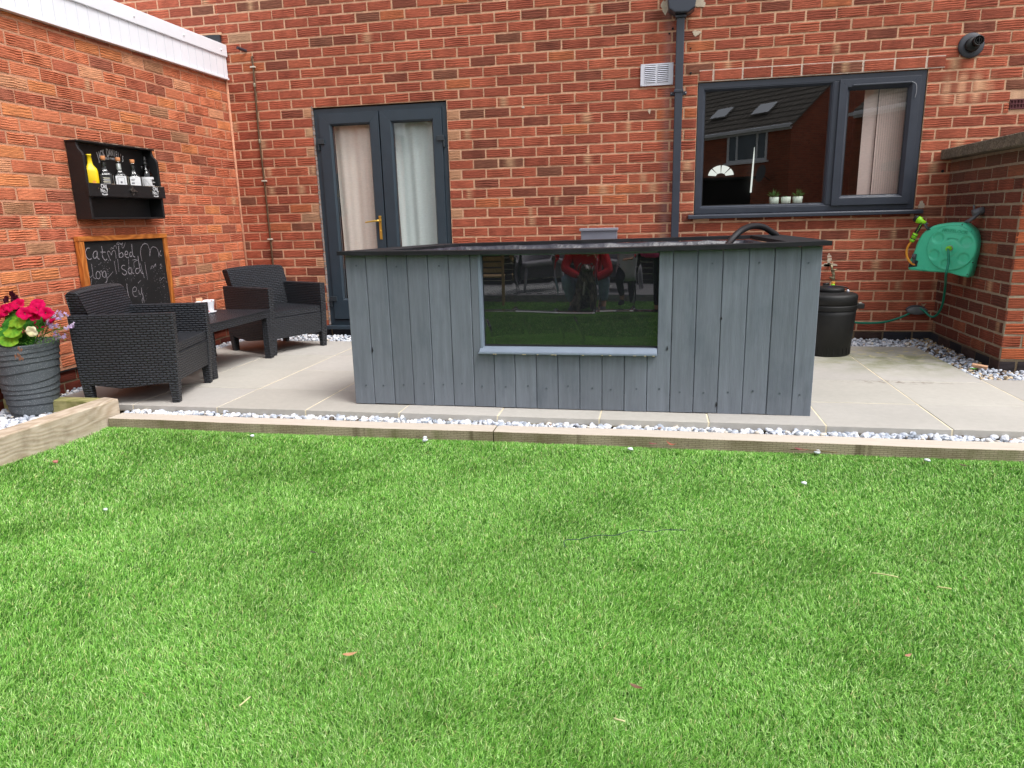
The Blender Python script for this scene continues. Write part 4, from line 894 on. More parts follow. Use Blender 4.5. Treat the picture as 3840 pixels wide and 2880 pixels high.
MB().tube([(0,-.055,-.046),(0,-.055,-.064)],[.015,.013],16).tube([(0,-.055,-.07),(0,-.055,-.10)],[.011,.012],16).build('connector_body',M['lime'],tp)
MB().tube([(0,-.055,-.064),(0,-.055,-.071)],.0125,16).build('connector_band',M['black'],tp)
MB().tube([(-.075,-.06,-.055),(-.03,-.058,-.045)],[.016,.012],14).build('side_valve',M['black'],tp)
# ------------------------------------------------------------------ wall mounted hose reel
RU,RN=Vector((.8,-.6,0)),Vector((-.6,-.8,0))
RM=Matrix(((RU.x,RN.x,0,5.9),(RU.y,RN.y,0,-.59),(0,0,1,.745),(0,0,0,1)))   # local x along the face, y out of it
RM=Matrix(((RU.x,-RN.x,0,0),(RU.y,-RN.y,0,0),(0,0,1,0),(0,0,0,1)))
reel=empty('hose_reel',(5.9,-.59,.745),0,'round green plastic hose reel hanging from a grey bracket on the garden wall','hose reel')
reel.rotation_euler=(0,0,math.atan2(RU.y,RU.x))       # local x = RU, local -y faces the viewer
OUT=[(-.223,-.135),(-.216,-.152),(-.144,-.158),(-.079,-.162),(.052,-.164),(.131,-.186),(.170,-.192),(.184,-.184),(.196,-.130),(.203,-.075),(.210,-.027),(.214,.029),(.208,.068),(.194,.105),(.178,.130),(.158,.152),(.130,.176),(.095,.190),(.066,.188),(.03,.188),(-.009,.184),(-.048,.178),(-.08,.168),(-.110,.150),(-.135,.128),(-.153,.104),(-.167,.076),(-.180,.04),(-.187,.001),(-.200,-.042),(-.214,-.082)]
def inset(poly,f,c=(.01,.0)): return [(c[0]+(p[0]-c[0])*f,c[1]+(p[1]-c[1])*f) for p in poly]
def loft(rings,m=0,caps=True):
    """rings: list of (poly(x,z), y)"""
    V=[];F=[];n=len(rings[0][0])
    for poly,y in rings: V+=[(p[0],y,p[1]) for p in poly]
    for i in range(len(rings)-1):
        for k in range(n): F.append((i*n+k,(i+1)*n+k,(i+1)*n+(k+1)%n,i*n+(k+1)%n))
    mb=MB().add(V,F,m,True)
    if caps: b=0; mb.f.append(tuple(range(n))); mb.m.append(m); mb.sm.append(False); e=(len(rings)-1)*n; mb.f.append(tuple(e+k for k in range(n))[::-1]); mb.m.append(m); mb.sm.append(False)
    return mb
shell=loft([(inset(OUT,.90),-.062),(inset(OUT,.955),-.058),(inset(OUT,.985),-.046),(OUT,-.028),(inset(OUT,1.004),.0),(OUT,.06),(inset(OUT,.97),.085),(inset(OUT,.9),.095)])
shell.build('case',M['green'],reel)
def ring(r0,r1,cx,cz,y0,y1,n=48):
    m=MB(); V=[];F=[]
    prof=[(r0,y0),(r0,y1),(r1,y1),(r1,y0)]
    for k in range(n):
        a=2*math.pi*k/n
        for r,y in prof: V.append((cx+r*math.cos(a),y,cz+r*math.sin(a)))
    for k in range(n):
        for j in range(4): F.append((k*4+j,((k+1)%n)*4+j,((k+1)%n)*4+(j+1)%4,k*4+(j+1)%4))
    return m.add(V,F,0,True)
CX,CZ=.058,.012
def disc(r,y,cx,cz,depth,n=56,bulge=.01):
    pr=[(r,0),(r*.985,depth*.7),(r*.95,depth),(r*.5,depth+bulge*.6),(0,depth+bulge)]
    return MB().lathe(pr,n,M=Matrix.Translation((cx,y,cz))@Matrix.Rotation(R_(90),4,'X'))
# the big round face with five pressed dimples is one surface
n=96; rings=30; V=[];F=[]
RD=.158
dim=[(-.029,.082),(.150,.058),(-.047,-.034),(.041,-.100),(.143,-.056)]
for j in range(rings+1):
    r=RD*(1-j/rings)
    for k in range(n):
        a=2*math.pi*k/n; x=CX+r*math.cos(a); z=CZ+r*math.sin(a); q=r/RD
        y=-.078-.014*(1-q*q) if q<.97 else -.062-.016*(1-q)/.03
        for dx,dz in dim:
            dd=math.hypot(x-dx,z-dz); y+= .0125*(1/(1+math.exp((dd-.034)/.0018)))
        hub=math.hypot(x-CX,z-CZ); y-=.0055*(1/(1+math.exp((hub-.056)/.0012)))+.0 ; y+=.003*math.exp(-((hub-.060)/.002)**2)
        V.append((x,y,z))
for j in range(rings):
    for k in range(n): F.append((j*n+k,j*n+(k+1)%n,(j+1)*n+(k+1)%n,(j+1)*n+k))
MB().add(V,F,0,True).build('drum_face',M['green'],reel)
mb=MB()
for (x,z) in ((-.165,-.052),(-.10,-.145),(.09,-.155),(.172,-.168),(-.115,.118),(.105,.172),(.198,-.085),(.165,.125)): mb.lathe([(.005,0),(.004,.001),(0,.001)],10,M=Matrix.Translation((x,-.0595,z))@Matrix.Rotation(R_(90),4,'X'))
mb.build('case_screw',M['gasket'],reel)
MB().prism([(-.212,-.132),(-.155,-.124),(-.150,-.082),(-.170,-.078),(-.176,-.095),(-.206,-.100)],'y',-.066,-.055).build('hose_slot',M['gasket'],reel,bevel=.002)
MB().tube([(-.188,-.07,-.052),(-.165,-.07,-.052)],.020,18).box(-.186,-.168,-.078,-.060,-.100,-.052).build('guide_roller',M['darkgrey'],reel,bevel=.002)
MB().lathe([(.030,0),(.026,.002),(0,.002)],24,M=Matrix.Translation((-.098,-.052,.150))@Matrix.Rotation(R_(52),4,'X')@Matrix.Scale(.55,4,(0,1,0))).build('gun_holster',M['gasket'],reel)
MB().tube([(CX,-.088,CZ),(CX,-.104,CZ)],.020,20).build('hub_nut',M['steel'],reel,bevel=.001)
MB().tube([(CX,-.102,CZ),(CX,-.132,CZ-.001)],[.0165,.0175],18).tube([(CX,-.132,CZ-.001),(CX,-.150,CZ-.004)],[.0145,.013],18).build('inlet_connector',M['lime'],reel)
br=MB()
# bracket: forked arm up to a wall socket (wall lies to the right and back of the reel)
wl_=reel.matrix_world if False else None
inv=Matrix.Translation((5.9,-.59,.745))@Matrix.Rotation(math.atan2(RU.y,RU.x),4,'Z'); inv=inv.inverted()
P0=inv@Vector((6.055,-.68,1.005)); P1=Vector((.105,-.01,.185))
br.tube([P1,P1.lerp(P0,.5)+Vector((.012,-.006,-.006)),P0],[.010,.012,.016],8).tube([P1+Vector((.028,-.03,.004)),P0+Vector((.012,-.02,-.006))],.008,8)
br.tube([P0+Vector((-.035,-.02,-.012)),P0+Vector((.022,.014,.008))],[.024,.026],16).tube([P0+Vector((-.03,-.01,.0)),P0+Vector((-.034,-.012,.045))],.007,8)
br.build('wall_bracket',mat('bracket_grey',lin(92,92,98),.5,var=.15,vs=30),reel)
# raised lettering on the face
def text_obj(name,s,size,material,parent,Mx,bold=0,depth=.0006,align='CENTER',sx=1,space=1):
    cu=bpy.data.curves.new(name,'FONT'); cu.body=s; cu.size=size; cu.extrude=depth; cu.offset=bold; cu.align_x=align; cu.align_y='CENTER'; cu.space_character=space; cu.resolution_u=3
    ob=bpy.data.objects.new(name,cu); COL.objects.link(ob)
    dg=bpy.context.evaluated_depsgraph_get(); me=bpy.data.meshes.new_from_object(ob.evaluated_get(dg)); bpy.data.objects.remove(ob)
    me.transform(Mx@Matrix.Scale(sx,4,(1,0,0))); me.materials.clear(); me.materials.append(material); me.name=name
    o=bpy.data.objects.new(name,me); COL.objects.link(o); o.parent=parent; return o
TX=lambda x,y,z,rot=0: Matrix.Translation((x,y,z))@Matrix.Rotation(rot,4,'Y')@Matrix.Rotation(R_(90),4,'X')
mt=mat('green_lettering',lin(44,168,130),.4,var=.05,bd=0)
text_obj('lettering','HOZELOCK',.030,mt,reel,TX(.072,-.083,.128,R_(7)),.0006,.004)
MB().box(-.066,.066,-.0008,.0008,-.001,.001,M=Matrix.Translation((.074,-.086,.110))@Matrix.Rotation(R_(7),4,'Y')).build('lettering_underline',mt,reel)
arw=MB().tube(smooth_path([(.100,-.091,.072),(.068,-.092,.082),(.034,-.092,.076)],5),.0022,6).prism([(.026,.074),(.040,.070),(.038,.086)],'y',-.095,-.090); arw.build('turn_arrow',mt,reel)
# spray gun resting in the reel
gun=empty('spray_gun',(5.9,-.59,.745),0,'lime green and black spray gun resting on top of the green hose reel','spray gun'); gun.rotation_euler=reel.rotation_euler
GH=Vector((-.168,-.06,.205))
def gp(x,z,y=-.075): return Vector((x,y,z))
MB().tube([gp(-.196,.222),gp(-.176,.213)],[.023,.026],20).tube([gp(-.200,.2235),gp(-.196,.222)],[.020,.023],20).build('rose_head',M['black'],gun)
MB().tube([gp(-.178,.213),gp(-.160,.205),gp(-.146,.198),gp(-.122,.186)],[.0265,.024,.013,.011],18).build('barrel',M['lime'],gun)
MB().tube([gp(-.134,.188),gp(-.118,.160,-.07),gp(-.108,.140,-.062)],[.010,.009,.007],10).tube([gp(-.124,.188),gp(-.106,.178)],.006,8).build('trigger',M['darkgrey'],gun)
MB().tube(smooth_path([gp(-.150,.196),gp(-.157,.170),gp(-.168,.145),gp(-.180,.118)],5),[.010]*4+[.0125]*6+[.0135]*6,14).build('grip',M['black'],gun)
mb=MB()
for i in range(6):
    t=i/5; p=gp(-.153,.180).lerp(gp(-.176,.124),t)+Vector((.004,-.0125,0)); mb.lathe([(.0034,-.002),(.003,.0),(0,.0005)],8,M=Matrix.Translation(p)@Matrix.Rotation(R_(90),4,'X'))
mb.build('grip_dot',M['lime'],gun)
MB().tube([gp(-.182,.114),gp(-.196,.078)],[.018,.0165],18).build('gun_connector',M['lime'],gun)
MB().tube([gp(-.196,.078),gp(-.198,.074)],.0175,18).tube([gp(-.186,.104),gp(-.188,.100)],.0188,18).build('connector_band',M['black'],gun)
MB().tube([gp(-.198,.073),gp(-.205,.054)],[.0175,.0145],18).build('gun_connector',M['lime'],gun)
W_=inv.inverted()
o=MB().tube([W_@p for p in smooth_path([gp(-.204,.056),gp(-.222,.028),gp(-.231,-.008),gp(-.226,-.048),gp(-.208,-.082),gp(-.186,-.104,-.068),gp(-.168,-.112,-.058)],6)],.0078,12).build('short_hose',M['orange']); tag(o,'short orange hose looping from the spray gun into the green reel','hose')
# supply hose
HP=[W_@Vector((CX,-.142,CZ-.003)),W_@Vector((CX+.012,-.165,CZ-.02)),W_@Vector((CX+.022,-.168,CZ-.09)),W_@Vector((CX+.012,-.16,CZ-.18)),(5.99,-.42,.46),(6.03,-.30,.32),(6.045,-.20,.235),(6.035,-.14,.195),(6.012,-.11,.20),(5.985,-.08,.232),(5.955,-.06,.250),(5.925,-.055,.246),(5.89,-.05,.212),(5.80,-.06,.170),(5.69,-.08,.142),(5.56,-.11,.138),(5.45,-.16,.150),(5.36,-.25,.18),(5.30,-.38,.19),(5.27,-.52,.18)]
o=MB().tube(smooth_path(HP,6),.0085,12).build('supply_hose',M['greenhose']); tag(o,'long green hose drooping from the reel to the black filter','hose')
hg=empty('hose_guide',(5.940,-.012,.236),0,'grey oval hose guide screwed low on the brick wall near the corner','hose guide')
M['guide']=mat('guide_grey',lin(104,108,110),.5,var=.15,vs=20)
MB().lathe([(.074,0),(.075,.010),(.070,.014),(0,.014)],36,M=Matrix.Rotation(R_(90),4,'X')@Matrix.Scale(.5,4,(0,1,0))).build('guide_plate',M['darkgrey'],hg)
MB().lathe([(.076,.034),(.078,.042),(.072,.052),(.05,.056),(0,.057)],36,M=Matrix.Translation((0,0,-.006))@Matrix.Rotation(R_(90),4,'X')@Matrix.Scale(.40,4,(0,1,0))).build('guide_lip',M['guide'],hg)
MB().lathe([(.05,.010),(.05,.036)],24,M=Matrix.Rotation(R_(90),4,'X')@Matrix.Scale(.42,4,(0,1,0))).build('guide_core',M['darkgrey'],hg)
lf=MB().add([(5.985,-.03,.262),(5.965,-.045,.290),(5.985,-.04,.283),(6.005,-.05,.292),(5.992,-.035,.265)],[(0,1,2),(0,2,3,4)]).build('dead_leaf',mat('pale_dead_leaf',lin(190,160,130),.8,bd=0)); tag(lf,'small pale dead leaf caught on top of the hose guide','dead leaf')
CHALK=[(3,[(-1.958,0.908),(-1.975,0.909),(-1.991,0.899),(-1.999,0.883),(-2.001,0.863),(-1.994,0.843),(-1.978,0.832),(-1.955,0.836)]),
(2.5,[(-1.899,0.885),(-1.918,0.883),(-1.935,0.867),(-1.937,0.846),(-1.926,0.836),(-1.908,0.845),(-1.897,0.865),(-1.896,0.881),(-1.9,0.855),(-1.897,0.834),(-1.884,0.828)]),
(2.5,[(-1.847,0.915),(-1.846,0.886),(-1.853,0.855),(-1.846,0.831),(-1.83,0.818),(-1.814,0.826)]),
(2.5,[(-1.864,0.877),(-1.818,0.874)]),
(1.5,[(-1.782,0.81),(-1.791,0.835),(-1.798,0.859),(-1.797,0.873),(-1.786,0.88),(-1.774,0.869),(-1.766,0.851),(-1.757,0.868),(-1.74,0.881),(-1.726,0.877),(-1.723,0.855),(-1.725,0.824)]),
(1,[(-1.763,0.885),(-1.758,0.901),(-1.75,0.902),(-1.74,0.893),(-1.729,0.908),(-1.718,0.915),(-1.707,0.909),(-1.706,0.893)]),
(1.5,[(-1.697,0.924),(-1.69,0.935),(-1.675,0.936),(-1.675,0.924),(-1.689,0.924)]),
(1.5,[(-1.665,0.936),(-1.66,0.923),(-1.647,0.923),(-1.64,0.933),(-1.649,0.905),(-1.646,0.894),(-1.632,0.901),(-1.61,0.932)]),
(3,[(-1.682,0.913),(-1.687,0.878),(-1.692,0.829)]),
(2.5,[(-1.691,0.833),(-1.672,0.828),(-1.653,0.837),(-1.651,0.855),(-1.665,0.863),(-1.684,0.853)]),
(2.5,[(-1.628,0.847),(-1.604,0.849),(-1.603,0.867),(-1.618,0.87),(-1.63,0.851),(-1.628,0.833),(-1.608,0.822),(-1.596,0.827)]),
(2.5,[(-1.558,0.861),(-1.574,0.858),(-1.583,0.841),(-1.575,0.828),(-1.561,0.836)]),
(3,[(-1.545,0.919),(-1.55,0.875),(-1.55,0.835),(-1.532,0.823)]),
(1.5,[(-1.461,0.79),(-1.466,0.831),(-1.462,0.864),(-1.448,0.893),(-1.425,0.912),(-1.391,0.916),(-1.37,0.9),(-1.363,0.867),(-1.368,0.822),(-1.353,0.862),(-1.331,0.886),(-1.305,0.888),(-1.276,0.874),(-1.265,0.843),(-1.265,0.805)]),
(1.5,[(-1.234,0.857),(-1.252,0.838),(-1.25,0.819),(-1.23,0.818)]),
(1.5,[(-1.965,0.801),(-1.965,0.767),(-1.966,0.733),(-1.966,0.709),(-1.944,0.697)]),
(1,[(-1.996,0.749),(-2.003,0.726),(-1.99,0.711),(-1.974,0.724)]),
(2,[(-1.92,0.747),(-1.937,0.731),(-1.938,0.704),(-1.917,0.695),(-1.901,0.714),(-1.903,0.738),(-1.92,0.747)]),
(2,[(-1.892,0.745),(-1.882,0.747),(-1.878,0.733)]),
(2,[(-1.85,0.745),(-1.874,0.733),(-1.879,0.709),(-1.859,0.7),(-1.847,0.717),(-1.846,0.741),(-1.843,0.71),(-1.841,0.685),(-1.853,0.665),(-1.867,0.666)]),
(1,[(-1.838,0.692),(-1.81,0.71),(-1.776,0.732)]),
(2.2,[(-1.647,0.767),(-1.666,0.772),(-1.684,0.761),(-1.679,0.746),(-1.652,0.733),(-1.64,0.718),(-1.653,0.703),(-1.673,0.703),(-1.688,0.718)]),
(2.5,[(-1.587,0.747),(-1.613,0.745),(-1.623,0.724),(-1.614,0.705),(-1.592,0.711),(-1.581,0.739),(-1.586,0.714),(-1.565,0.701)]),
(2.5,[(-1.51,0.738),(-1.537,0.736),(-1.546,0.718),(-1.539,0.701),(-1.517,0.705),(-1.496,0.726)]),
(3,[(-1.499,0.829),(-1.499,0.792),(-1.498,0.755),(-1.494,0.725),(-1.485,0.702),(-1.465,0.692)]),
(1,[(-1.556,0.745),(-1.551,0.781),(-1.53,0.794),(-1.502,0.8)]),
(1,[(-1.56,0.803),(-1.517,0.806)]),
(1,[(-1.379,0.721),(-1.366,0.742),(-1.349,0.745),(-1.346,0.73),(-1.318,0.758),(-1.317,0.735)]),
(1,[(-1.269,0.74),(-1.255,0.754),(-1.246,0.738),(-1.267,0.724),(-1.25,0.719)]),
(1,[(-1.746,0.807),(-1.747,0.765),(-1.743,0.715)]),
(1,[(-1.711,0.82),(-1.714,0.77),(-1.716,0.728)]),
(1,[(-1.601,0.817),(-1.61,0.748)]),
(1,[(-1.434,0.777),(-1.433,0.713),(-1.431,0.646)]),
(1,[(-1.483,0.776),(-1.476,0.72),(-1.463,0.663)]),
(2,[(-1.802,0.632),(-1.802,0.611),(-1.798,0.593)]),
(2.2,[(-1.656,0.636),(-1.659,0.6),(-1.657,0.56),(-1.649,0.526),(-1.64,0.492)]),
(1.2,[(-1.608,0.573),(-1.576,0.573),(-1.561,0.594),(-1.58,0.605),(-1.601,0.594),(-1.608,0.558),(-1.595,0.535),(-1.563,0.535)]),
(1.2,[(-1.543,0.577),(-1.541,0.551),(-1.523,0.545),(-1.509,0.574)]),
(1.8,[(-1.511,0.589),(-1.511,0.552),(-1.503,0.513),(-1.502,0.479)]),
(1.5,[(-1.507,0.517),(-1.522,0.5),(-1.521,0.478)]),
(1,[(-1.281,0.628),(-1.254,0.644),(-1.226,0.649)]),
(1,[(-1.538,0.629),(-1.504,0.648)]),
(1,[(-1.984,0.701),(-1.997,0.661)])]
# ------------------------------------------------------------------ moulded rattan furniture
def arched(mb,x0,x1,y0,y1,z0,prof_top,n=14): pass
def chair(label,loc,rz):
    t=empty('armchair',loc,rz,label,'armchair','pair of moulded rattan armchairs')
    W_,D_,T=.2875,.305,.052
    for s in (-1,1):
        y0,y1=(s*W_,s*(W_-T)); y0,y1=min(y0,y1),max(y0,y1)
        MB().prism([(-.300,.545),(-.296,.30),(-.285,.135),(-.05,.098),(.235,.128),(.285,.128),(.300,.36),(D_,.545)],'y',y0,y1).build('side_panel',M['rattan'],t,bevel=.007,seg=3)
    a=.003
    MB().box(-.26,.288,-W_+T+.001,W_-T-.001,.300,.355).build('seat',M['rattan'],t,bevel=.010,seg=3)
    MB().prism([(.235,.300),(.288,.300),(.279,.13),(.228,.13)],'y',-W_+T+.001,W_-T-.001).build('front_apron',M['rattan'],t,bevel=.004)
    MB().prism([(-.295,.30),(-.26,.30),(-.25,.14),(-.280,.14)],'y',-W_+T+.001,W_-T-.001).build('back_apron',M['rattan'],t,bevel=.004)
    # backrest: raked face, flat top gently crowned across the width
    V=[];F=[]; n=18; pr=[(-.300,.36),(-.302,.52),(-.296,.668),(-.280,.684),(-.240,.684),(-.222,.668),(-.185,.56),(-.155,.44),(-.140,.357)]
    for i in range(n+1):
        q=i/n*2-1; y=q*(W_-.012)*(1-.0); crown=.014*(1-q*q); dish=.018*(1-q*q)
        if abs(q)>.93: crown-=.004
        for k,(x,z) in enumerate(pr):
            zz=z+crown*max(0,(z-.45)/.24); xx=x-(dish if k>=4 else 0); V.append((xx,y if z>.545 else max(-W_+T+.002,min(W_-T-.002,y)),zz))
    k=len(pr)
    for i in range(n):
        for j in range(k): F.append((i*k+j,i*k+(j+1)%k,(i+1)*k+(j+1)%k,(i+1)*k+j))
    F=[f for f in F]; F+=[tuple(range(k))[::-1],tuple(n*k+j for j in range(k))]
    MB().add(V,F).build('backrest',M['rattan'],t,bevel=.008,seg=2)
    for sx in (-1,1):
        for s in (-1,1):
            xo,xi=(.286,.228) if sx>0 else (-.284,-.228); xo2,xi2=(.276,.232) if sx>0 else (-.272,-.226)
            y0=s*(W_-.001); y1=s*(W_-.056); y2=s*(W_-.008); y3=s*(W_-.050)
            top=[(xo,y0,.140),(xi,y0,.140),(xi,y1,.140),(xo,y1,.140)]; bot=[(xo2,y2,0),(xi2,y2,0),(xi2,y3,0),(xo2,y3,0)]
            fs=[(0,1,2,3),(7,6,5,4),(0,4,5,1),(1,5,6,2),(2,6,7,3),(3,7,4,0)]
            if (sx>0)==(s>0): pass
            me=MB().add(bot+top,[(3,2,1,0),(4,5,6,7),(0,1,5,4),(1,2,6,5),(2,3,7,6),(3,0,4,7)]); o=me.build('leg',M['rattan'],t,bevel=.005)
    return t
chair('nearer dark grey rattan armchair beside the flower pot, facing right',(.7095,-2.38,0),R_(14))
chair('further dark grey rattan armchair in the corner by the glazed doors',(.706,-.765,0),R_(-23.6))
tb=empty('coffee_table',(.60,-1.575,0),0,'low dark grey rattan coffee table between the two armchairs','coffee table')
MB().box(-.285,.285,-.415,.405,.372,.385).build('table_top',M['rattantop'],tb,bevel=.004)
MB().box(-.283,-.243,-.413,.403,.325,.371).box(.243,.283,-.413,.403,.325,.371).box(-.243,.243,-.413,-.373,.325,.371).box(-.243,.243,.363,.403,.325,.371).build('table_apron',M['rattan'],tb,bevel=.003)
for x in (-.255,.255):
    for y in (-.385,.375): MB().prism([(x-.027,y-.027),(x+.027,y-.027),(x+.027,y+.027),(x-.027,y+.027)],'z',0,.330).build('leg',M['rattan'],tb,bevel=.005)
# cups on the table
m,nt,N,L=newmat('poppy_glaze'); b=pbsdf(nt,.15,.5); c=coords(nt)
cc=mixc(nt,maprange(nt,noise(nt,c,24,2),.60,.64,0,1),lin(236,238,244),lin(206,70,40)); L.new(cc,b.inputs['Base Color'])
for x,y,lab,red in ((.512,-1.495,'white flared cup with a large red flower, nearer of two on the coffee table',1),(.500,-1.385,'white flared cup with small orange petals, further of two on the coffee table',0)):
    t=empty('cup',(x,y,.3855),0,lab,'cup','two white cups on the coffee table')
    MB().lathe([(.030,0),(.046,.004),(.049,.012),(.043,.013),(.034,.010)],28,caps=False).build('saucer',M['white'],t)
    MB().lathe([(.030,.004),(.031,.010),(.034,.05),(.041,.090),(.043,.098),(.040,.098),(.035,.08),(.030,.03),(0,.025)],32).build('cup_body',m,t)
    if red: 
        o=MB()
        for i in range(13):
            for j in range(9):
                a0=-1.55+.10*i; z0=.014+.006*j
                if ((i-6)/6.5)**2+((j-4)/4.4)**2>1: continue
                r=.0322+.004*(z0/.05)+.0012; o.add([(r*math.cos(a0),r*math.sin(a0),z0),(r*math.cos(a0+.1),r*math.sin(a0+.1),z0),(r*math.cos(a0+.1),r*math.sin(a0+.1),z0+.006),(r*math.cos(a0),r*math.sin(a0),z0+.006)],[(0,1,2,3)])
        o.build('painted_flower',mat('red_glaze',lin(215,30,30),.2,bd=0),t)
o=MB().box(-.004,.004,-.036,.036,0,.042).build('soap_card',mat('card',lin(232,180,140),.7,var=.15,vs=40,dirt=lin(220,130,110),ds=20),None,bevel=.001); o.location=(.455,-1.435,.462); tag(o,'small peach coloured block sticking up behind the two cups','block')
# ------------------------------------------------------------------ chalkboard
cbd=empty('chalkboard',(0,0,0),0,'chalkboard in an orange wooden frame with childish writing, leaning on the brick wall','chalkboard')
M['frame']=woodmat('varnished_pine',lin(214,132,62),lin(150,78,28),'z',.4,1.0,weather=lin(110,56,24),wf=.5,bd=.0003,spec=.5)
M['frame_y']=woodmat('varnished_pine_rail',lin(214,132,62),lin(150,78,28),'y',.4,1.0,weather=lin(110,56,24),wf=.5,bd=.0003,spec=.5)
MB().box(.010,.046,-2.062,-2.016,.01,.9535).build('frame_stile',M['frame'],cbd,bevel=.003); MB().box(.010,.046,-1.198,-1.160,.01,.9535).build('frame_stile',M['frame'],cbd,bevel=.003)
MB().box(.010,.048,-2.064,-1.159,.954,.988).build('frame_rail',M['frame_y'],cbd,bevel=.003); MB().box(.010,.046,-2.0155,-1.1985,.10,.14).build('frame_rail',M['frame_y'],cbd,bevel=.003)
MB().box(.012,.030,-2.016,-1.198,.14,.954).build('slate',mat('slate_black',lin(13,13,15),.75,var=.2,vs=4,dirt=lin(40,40,42),ds=3),cbd)
cm,nt,N,L=newmat('chalk'); b=pbsdf(nt,.95,.1); c=coords(nt); b.inputs['Base Color'].default_value=(*lin(196,188,196),1)
L.new(maprange(nt,noise(nt,c,420,2),.40,.56,0,.85),b.inputs['Alpha'])
mb=MB()
for w,p in CHALK:
    pts=smooth_path([(.0307,y,z) for y,z in p],4) if len(p)>2 else [Vector((.0307,y,z)) for y,z in p]
    hw=.0008+.00062*w
    for i in range(len(pts)-1):
        a,b_=pts[i],pts[i+1]; d=(b_-a)
        if d.length<1e-5: continue
        d.normalize(); n_=Vector((0,-d.z,d.y))*hw; e=d*hw*.4; off=Vector((.0004*(i%3)/3,0,0))
        mb.add([a-n_-e+off,b_-n_+e+off,b_+n_+e+off,a+n_-e+off],[(0,1,2,3)])
for i in range(240):
    y,z=random.choice([(-1.93,.62),(-1.8,.64),(-1.27,.62),(-1.25,.5),(-1.6,.70),(-1.5,.55),(-1.85,.79),(-1.3,.66)]); y+=random.gauss(0,.04); z+=random.gauss(0,.045)
    if -2.01<y<-1.2 and .3<z<.95: s=random.uniform(.0008,.0022); mb.add([(.0305,y-s,z-s),(.0305,y+s,z-s),(.0305,y+s,z+s),(.0305,y-s,z+s)],[(0,1,2,3)])
mb.build('chalk_writing',cm,cbd)
# ------------------------------------------------------------------ wall shelf with bottles
sh=empty('bottle_shelf',(0,0,0),0,'black painted wooden bottle shelf with white lettering hung on the orange brick wall','shelf')
bw=mat('black_painted_wood',lin(23,23,25),.5,var=.25,vs=14,bs=40,bd=.0012,stretch=(4,1,4))
YL,YR=-1.998,-1.252
pr=[(.004,1.100),(.120,1.100),(.125,1.110),(.125,1.515),(.116,1.535),(.096,1.556),(.086,1.580),(.086,1.602),(.004,1.602)]
for y in (YL,YR-.020): MB().prism(pr,'y',y,y+.020).build('side_board',bw,sh,bevel=.003)
MB().box(.004,.015,YL+.0205,YR-.0205,1.105,1.600).build('back_board',bw,sh)
MB().box(.002,.100,YL-.006,YR+.008,1.602,1.614).build('top_board',bw,sh,bevel=.003)
MB().box(.016,.122,YL+.0205,YR-.0205,1.100,1.112).build('bottom_board',bw,sh,bevel=.002)
MB().box(.016,.124,YL+.0205,YR-.0205,1.246,1.258).build('shelf_board',bw,sh,bevel=.002)
MB().box(.1255,.142,YL-.010,YR+.012,1.250,1.337).build('front_bar',bw,sh,bevel=.003)
mb=MB(); raw=mat('worn_wood',lin(176,158,140),.85,var=.25,vs=30)
y=YL+.02
while y<YR:
    l=random.uniform(.012,.06); 
    if random.random()<.66: mb.box(.1262,.1424+.0004,y,min(y+l,YR),1.3345+random.uniform(0,.0012),1.3376)
    y+=l+random.uniform(.004,.03)
y=YL+.2
while y<YR-.05:
    l=random.uniform(.02,.07); mb.box(.094,.1006,y,y+l,1.6115,1.6146) if random.random()<.6 else None; y+=l+.015
mb.build('worn_edge',raw,sh)
WXm=lambda x,y,z,rot=0: Matrix.Translation((x,y,z))@Matrix(((0,0,1,0),(1,0,0,0),(0,1,0,0),(0,0,0,1)))@Matrix.Rotation(rot,4,'Z')
wt=mat('white_lettering',lin(220,220,222),.7,var=.05,bd=0)
for i,chh in enumerate("JACK DANIEL'S"):
    if chh==' ': continue
    th=-.60+1.20*i/12; Rr=.205; big=1.25 if i in (0,5) else 1.0
    text_obj('lettering',chh,.062*big,wt,sh,WXm(.0158,-1.614+Rr*math.sin(th)*1.04,1.358+Rr*math.cos(th)-(.004 if i==5 else 0),-th*.35),.0008,.0003,sx=.45)
text_obj('lettering','OLD TIME',.020,wt,sh,WXm(.0158,-1.622,1.5215,0),.0004,.0003,sx=.95,space=1.1)
for yc in (-1.872,-1.350):
    text_obj('lettering','Old',.038,wt,sh,WXm(.1428,yc,1.3180),.0006,.0003,sx=.9)
    text_obj('lettering','No.7',.038,wt,sh,WXm(.1428,yc-.001,1.2885),.0006,.0003,sx=.86)
    for i,chh in enumerate('BRAND'): text_obj('lettering',chh,.0125,wt,sh,WXm(.1428,yc-.022+i*.011,1.2655-.003*(1-((i-2)/2)**2),(i-2)*.12),.0008,.0003,sx=1.0)
    mb=MB()
    for s in (-.048,.048): mb.lathe([(.0022,0),(0,.0004)],8,M=WXm(.1424,yc+s,1.304))
    mb.build('brass_pin',M['brass'],sh)
op=MB(); op.prism([(-1.612,1.326),(-1.598,1.326),(-1.596,1.312),(-1.560,1.294),(-1.556,1.286),(-1.585,1.291),(-1.600,1.284),(-1.622,1.292),(-1.628,1.300),(-1.614,1.312)],'x',.1425,.1545)
op.tube([(.15,-1.618,1.284),(.152,-1.606,1.262),(.15,-1.594,1.280)],.0016,6)
op.build('bottle_opener',mat('worn_steel',lin(120,116,112),.35,metal=.9,var=.2,vs=60),sh,bevel=.0015)
M['clear']=glassmat('bottle_glass',1.6,.03,(.80,.83,.80)); M['smoke']=glassmat('dark_bottle_glass',1.6,.03,(.28,.29,.32))
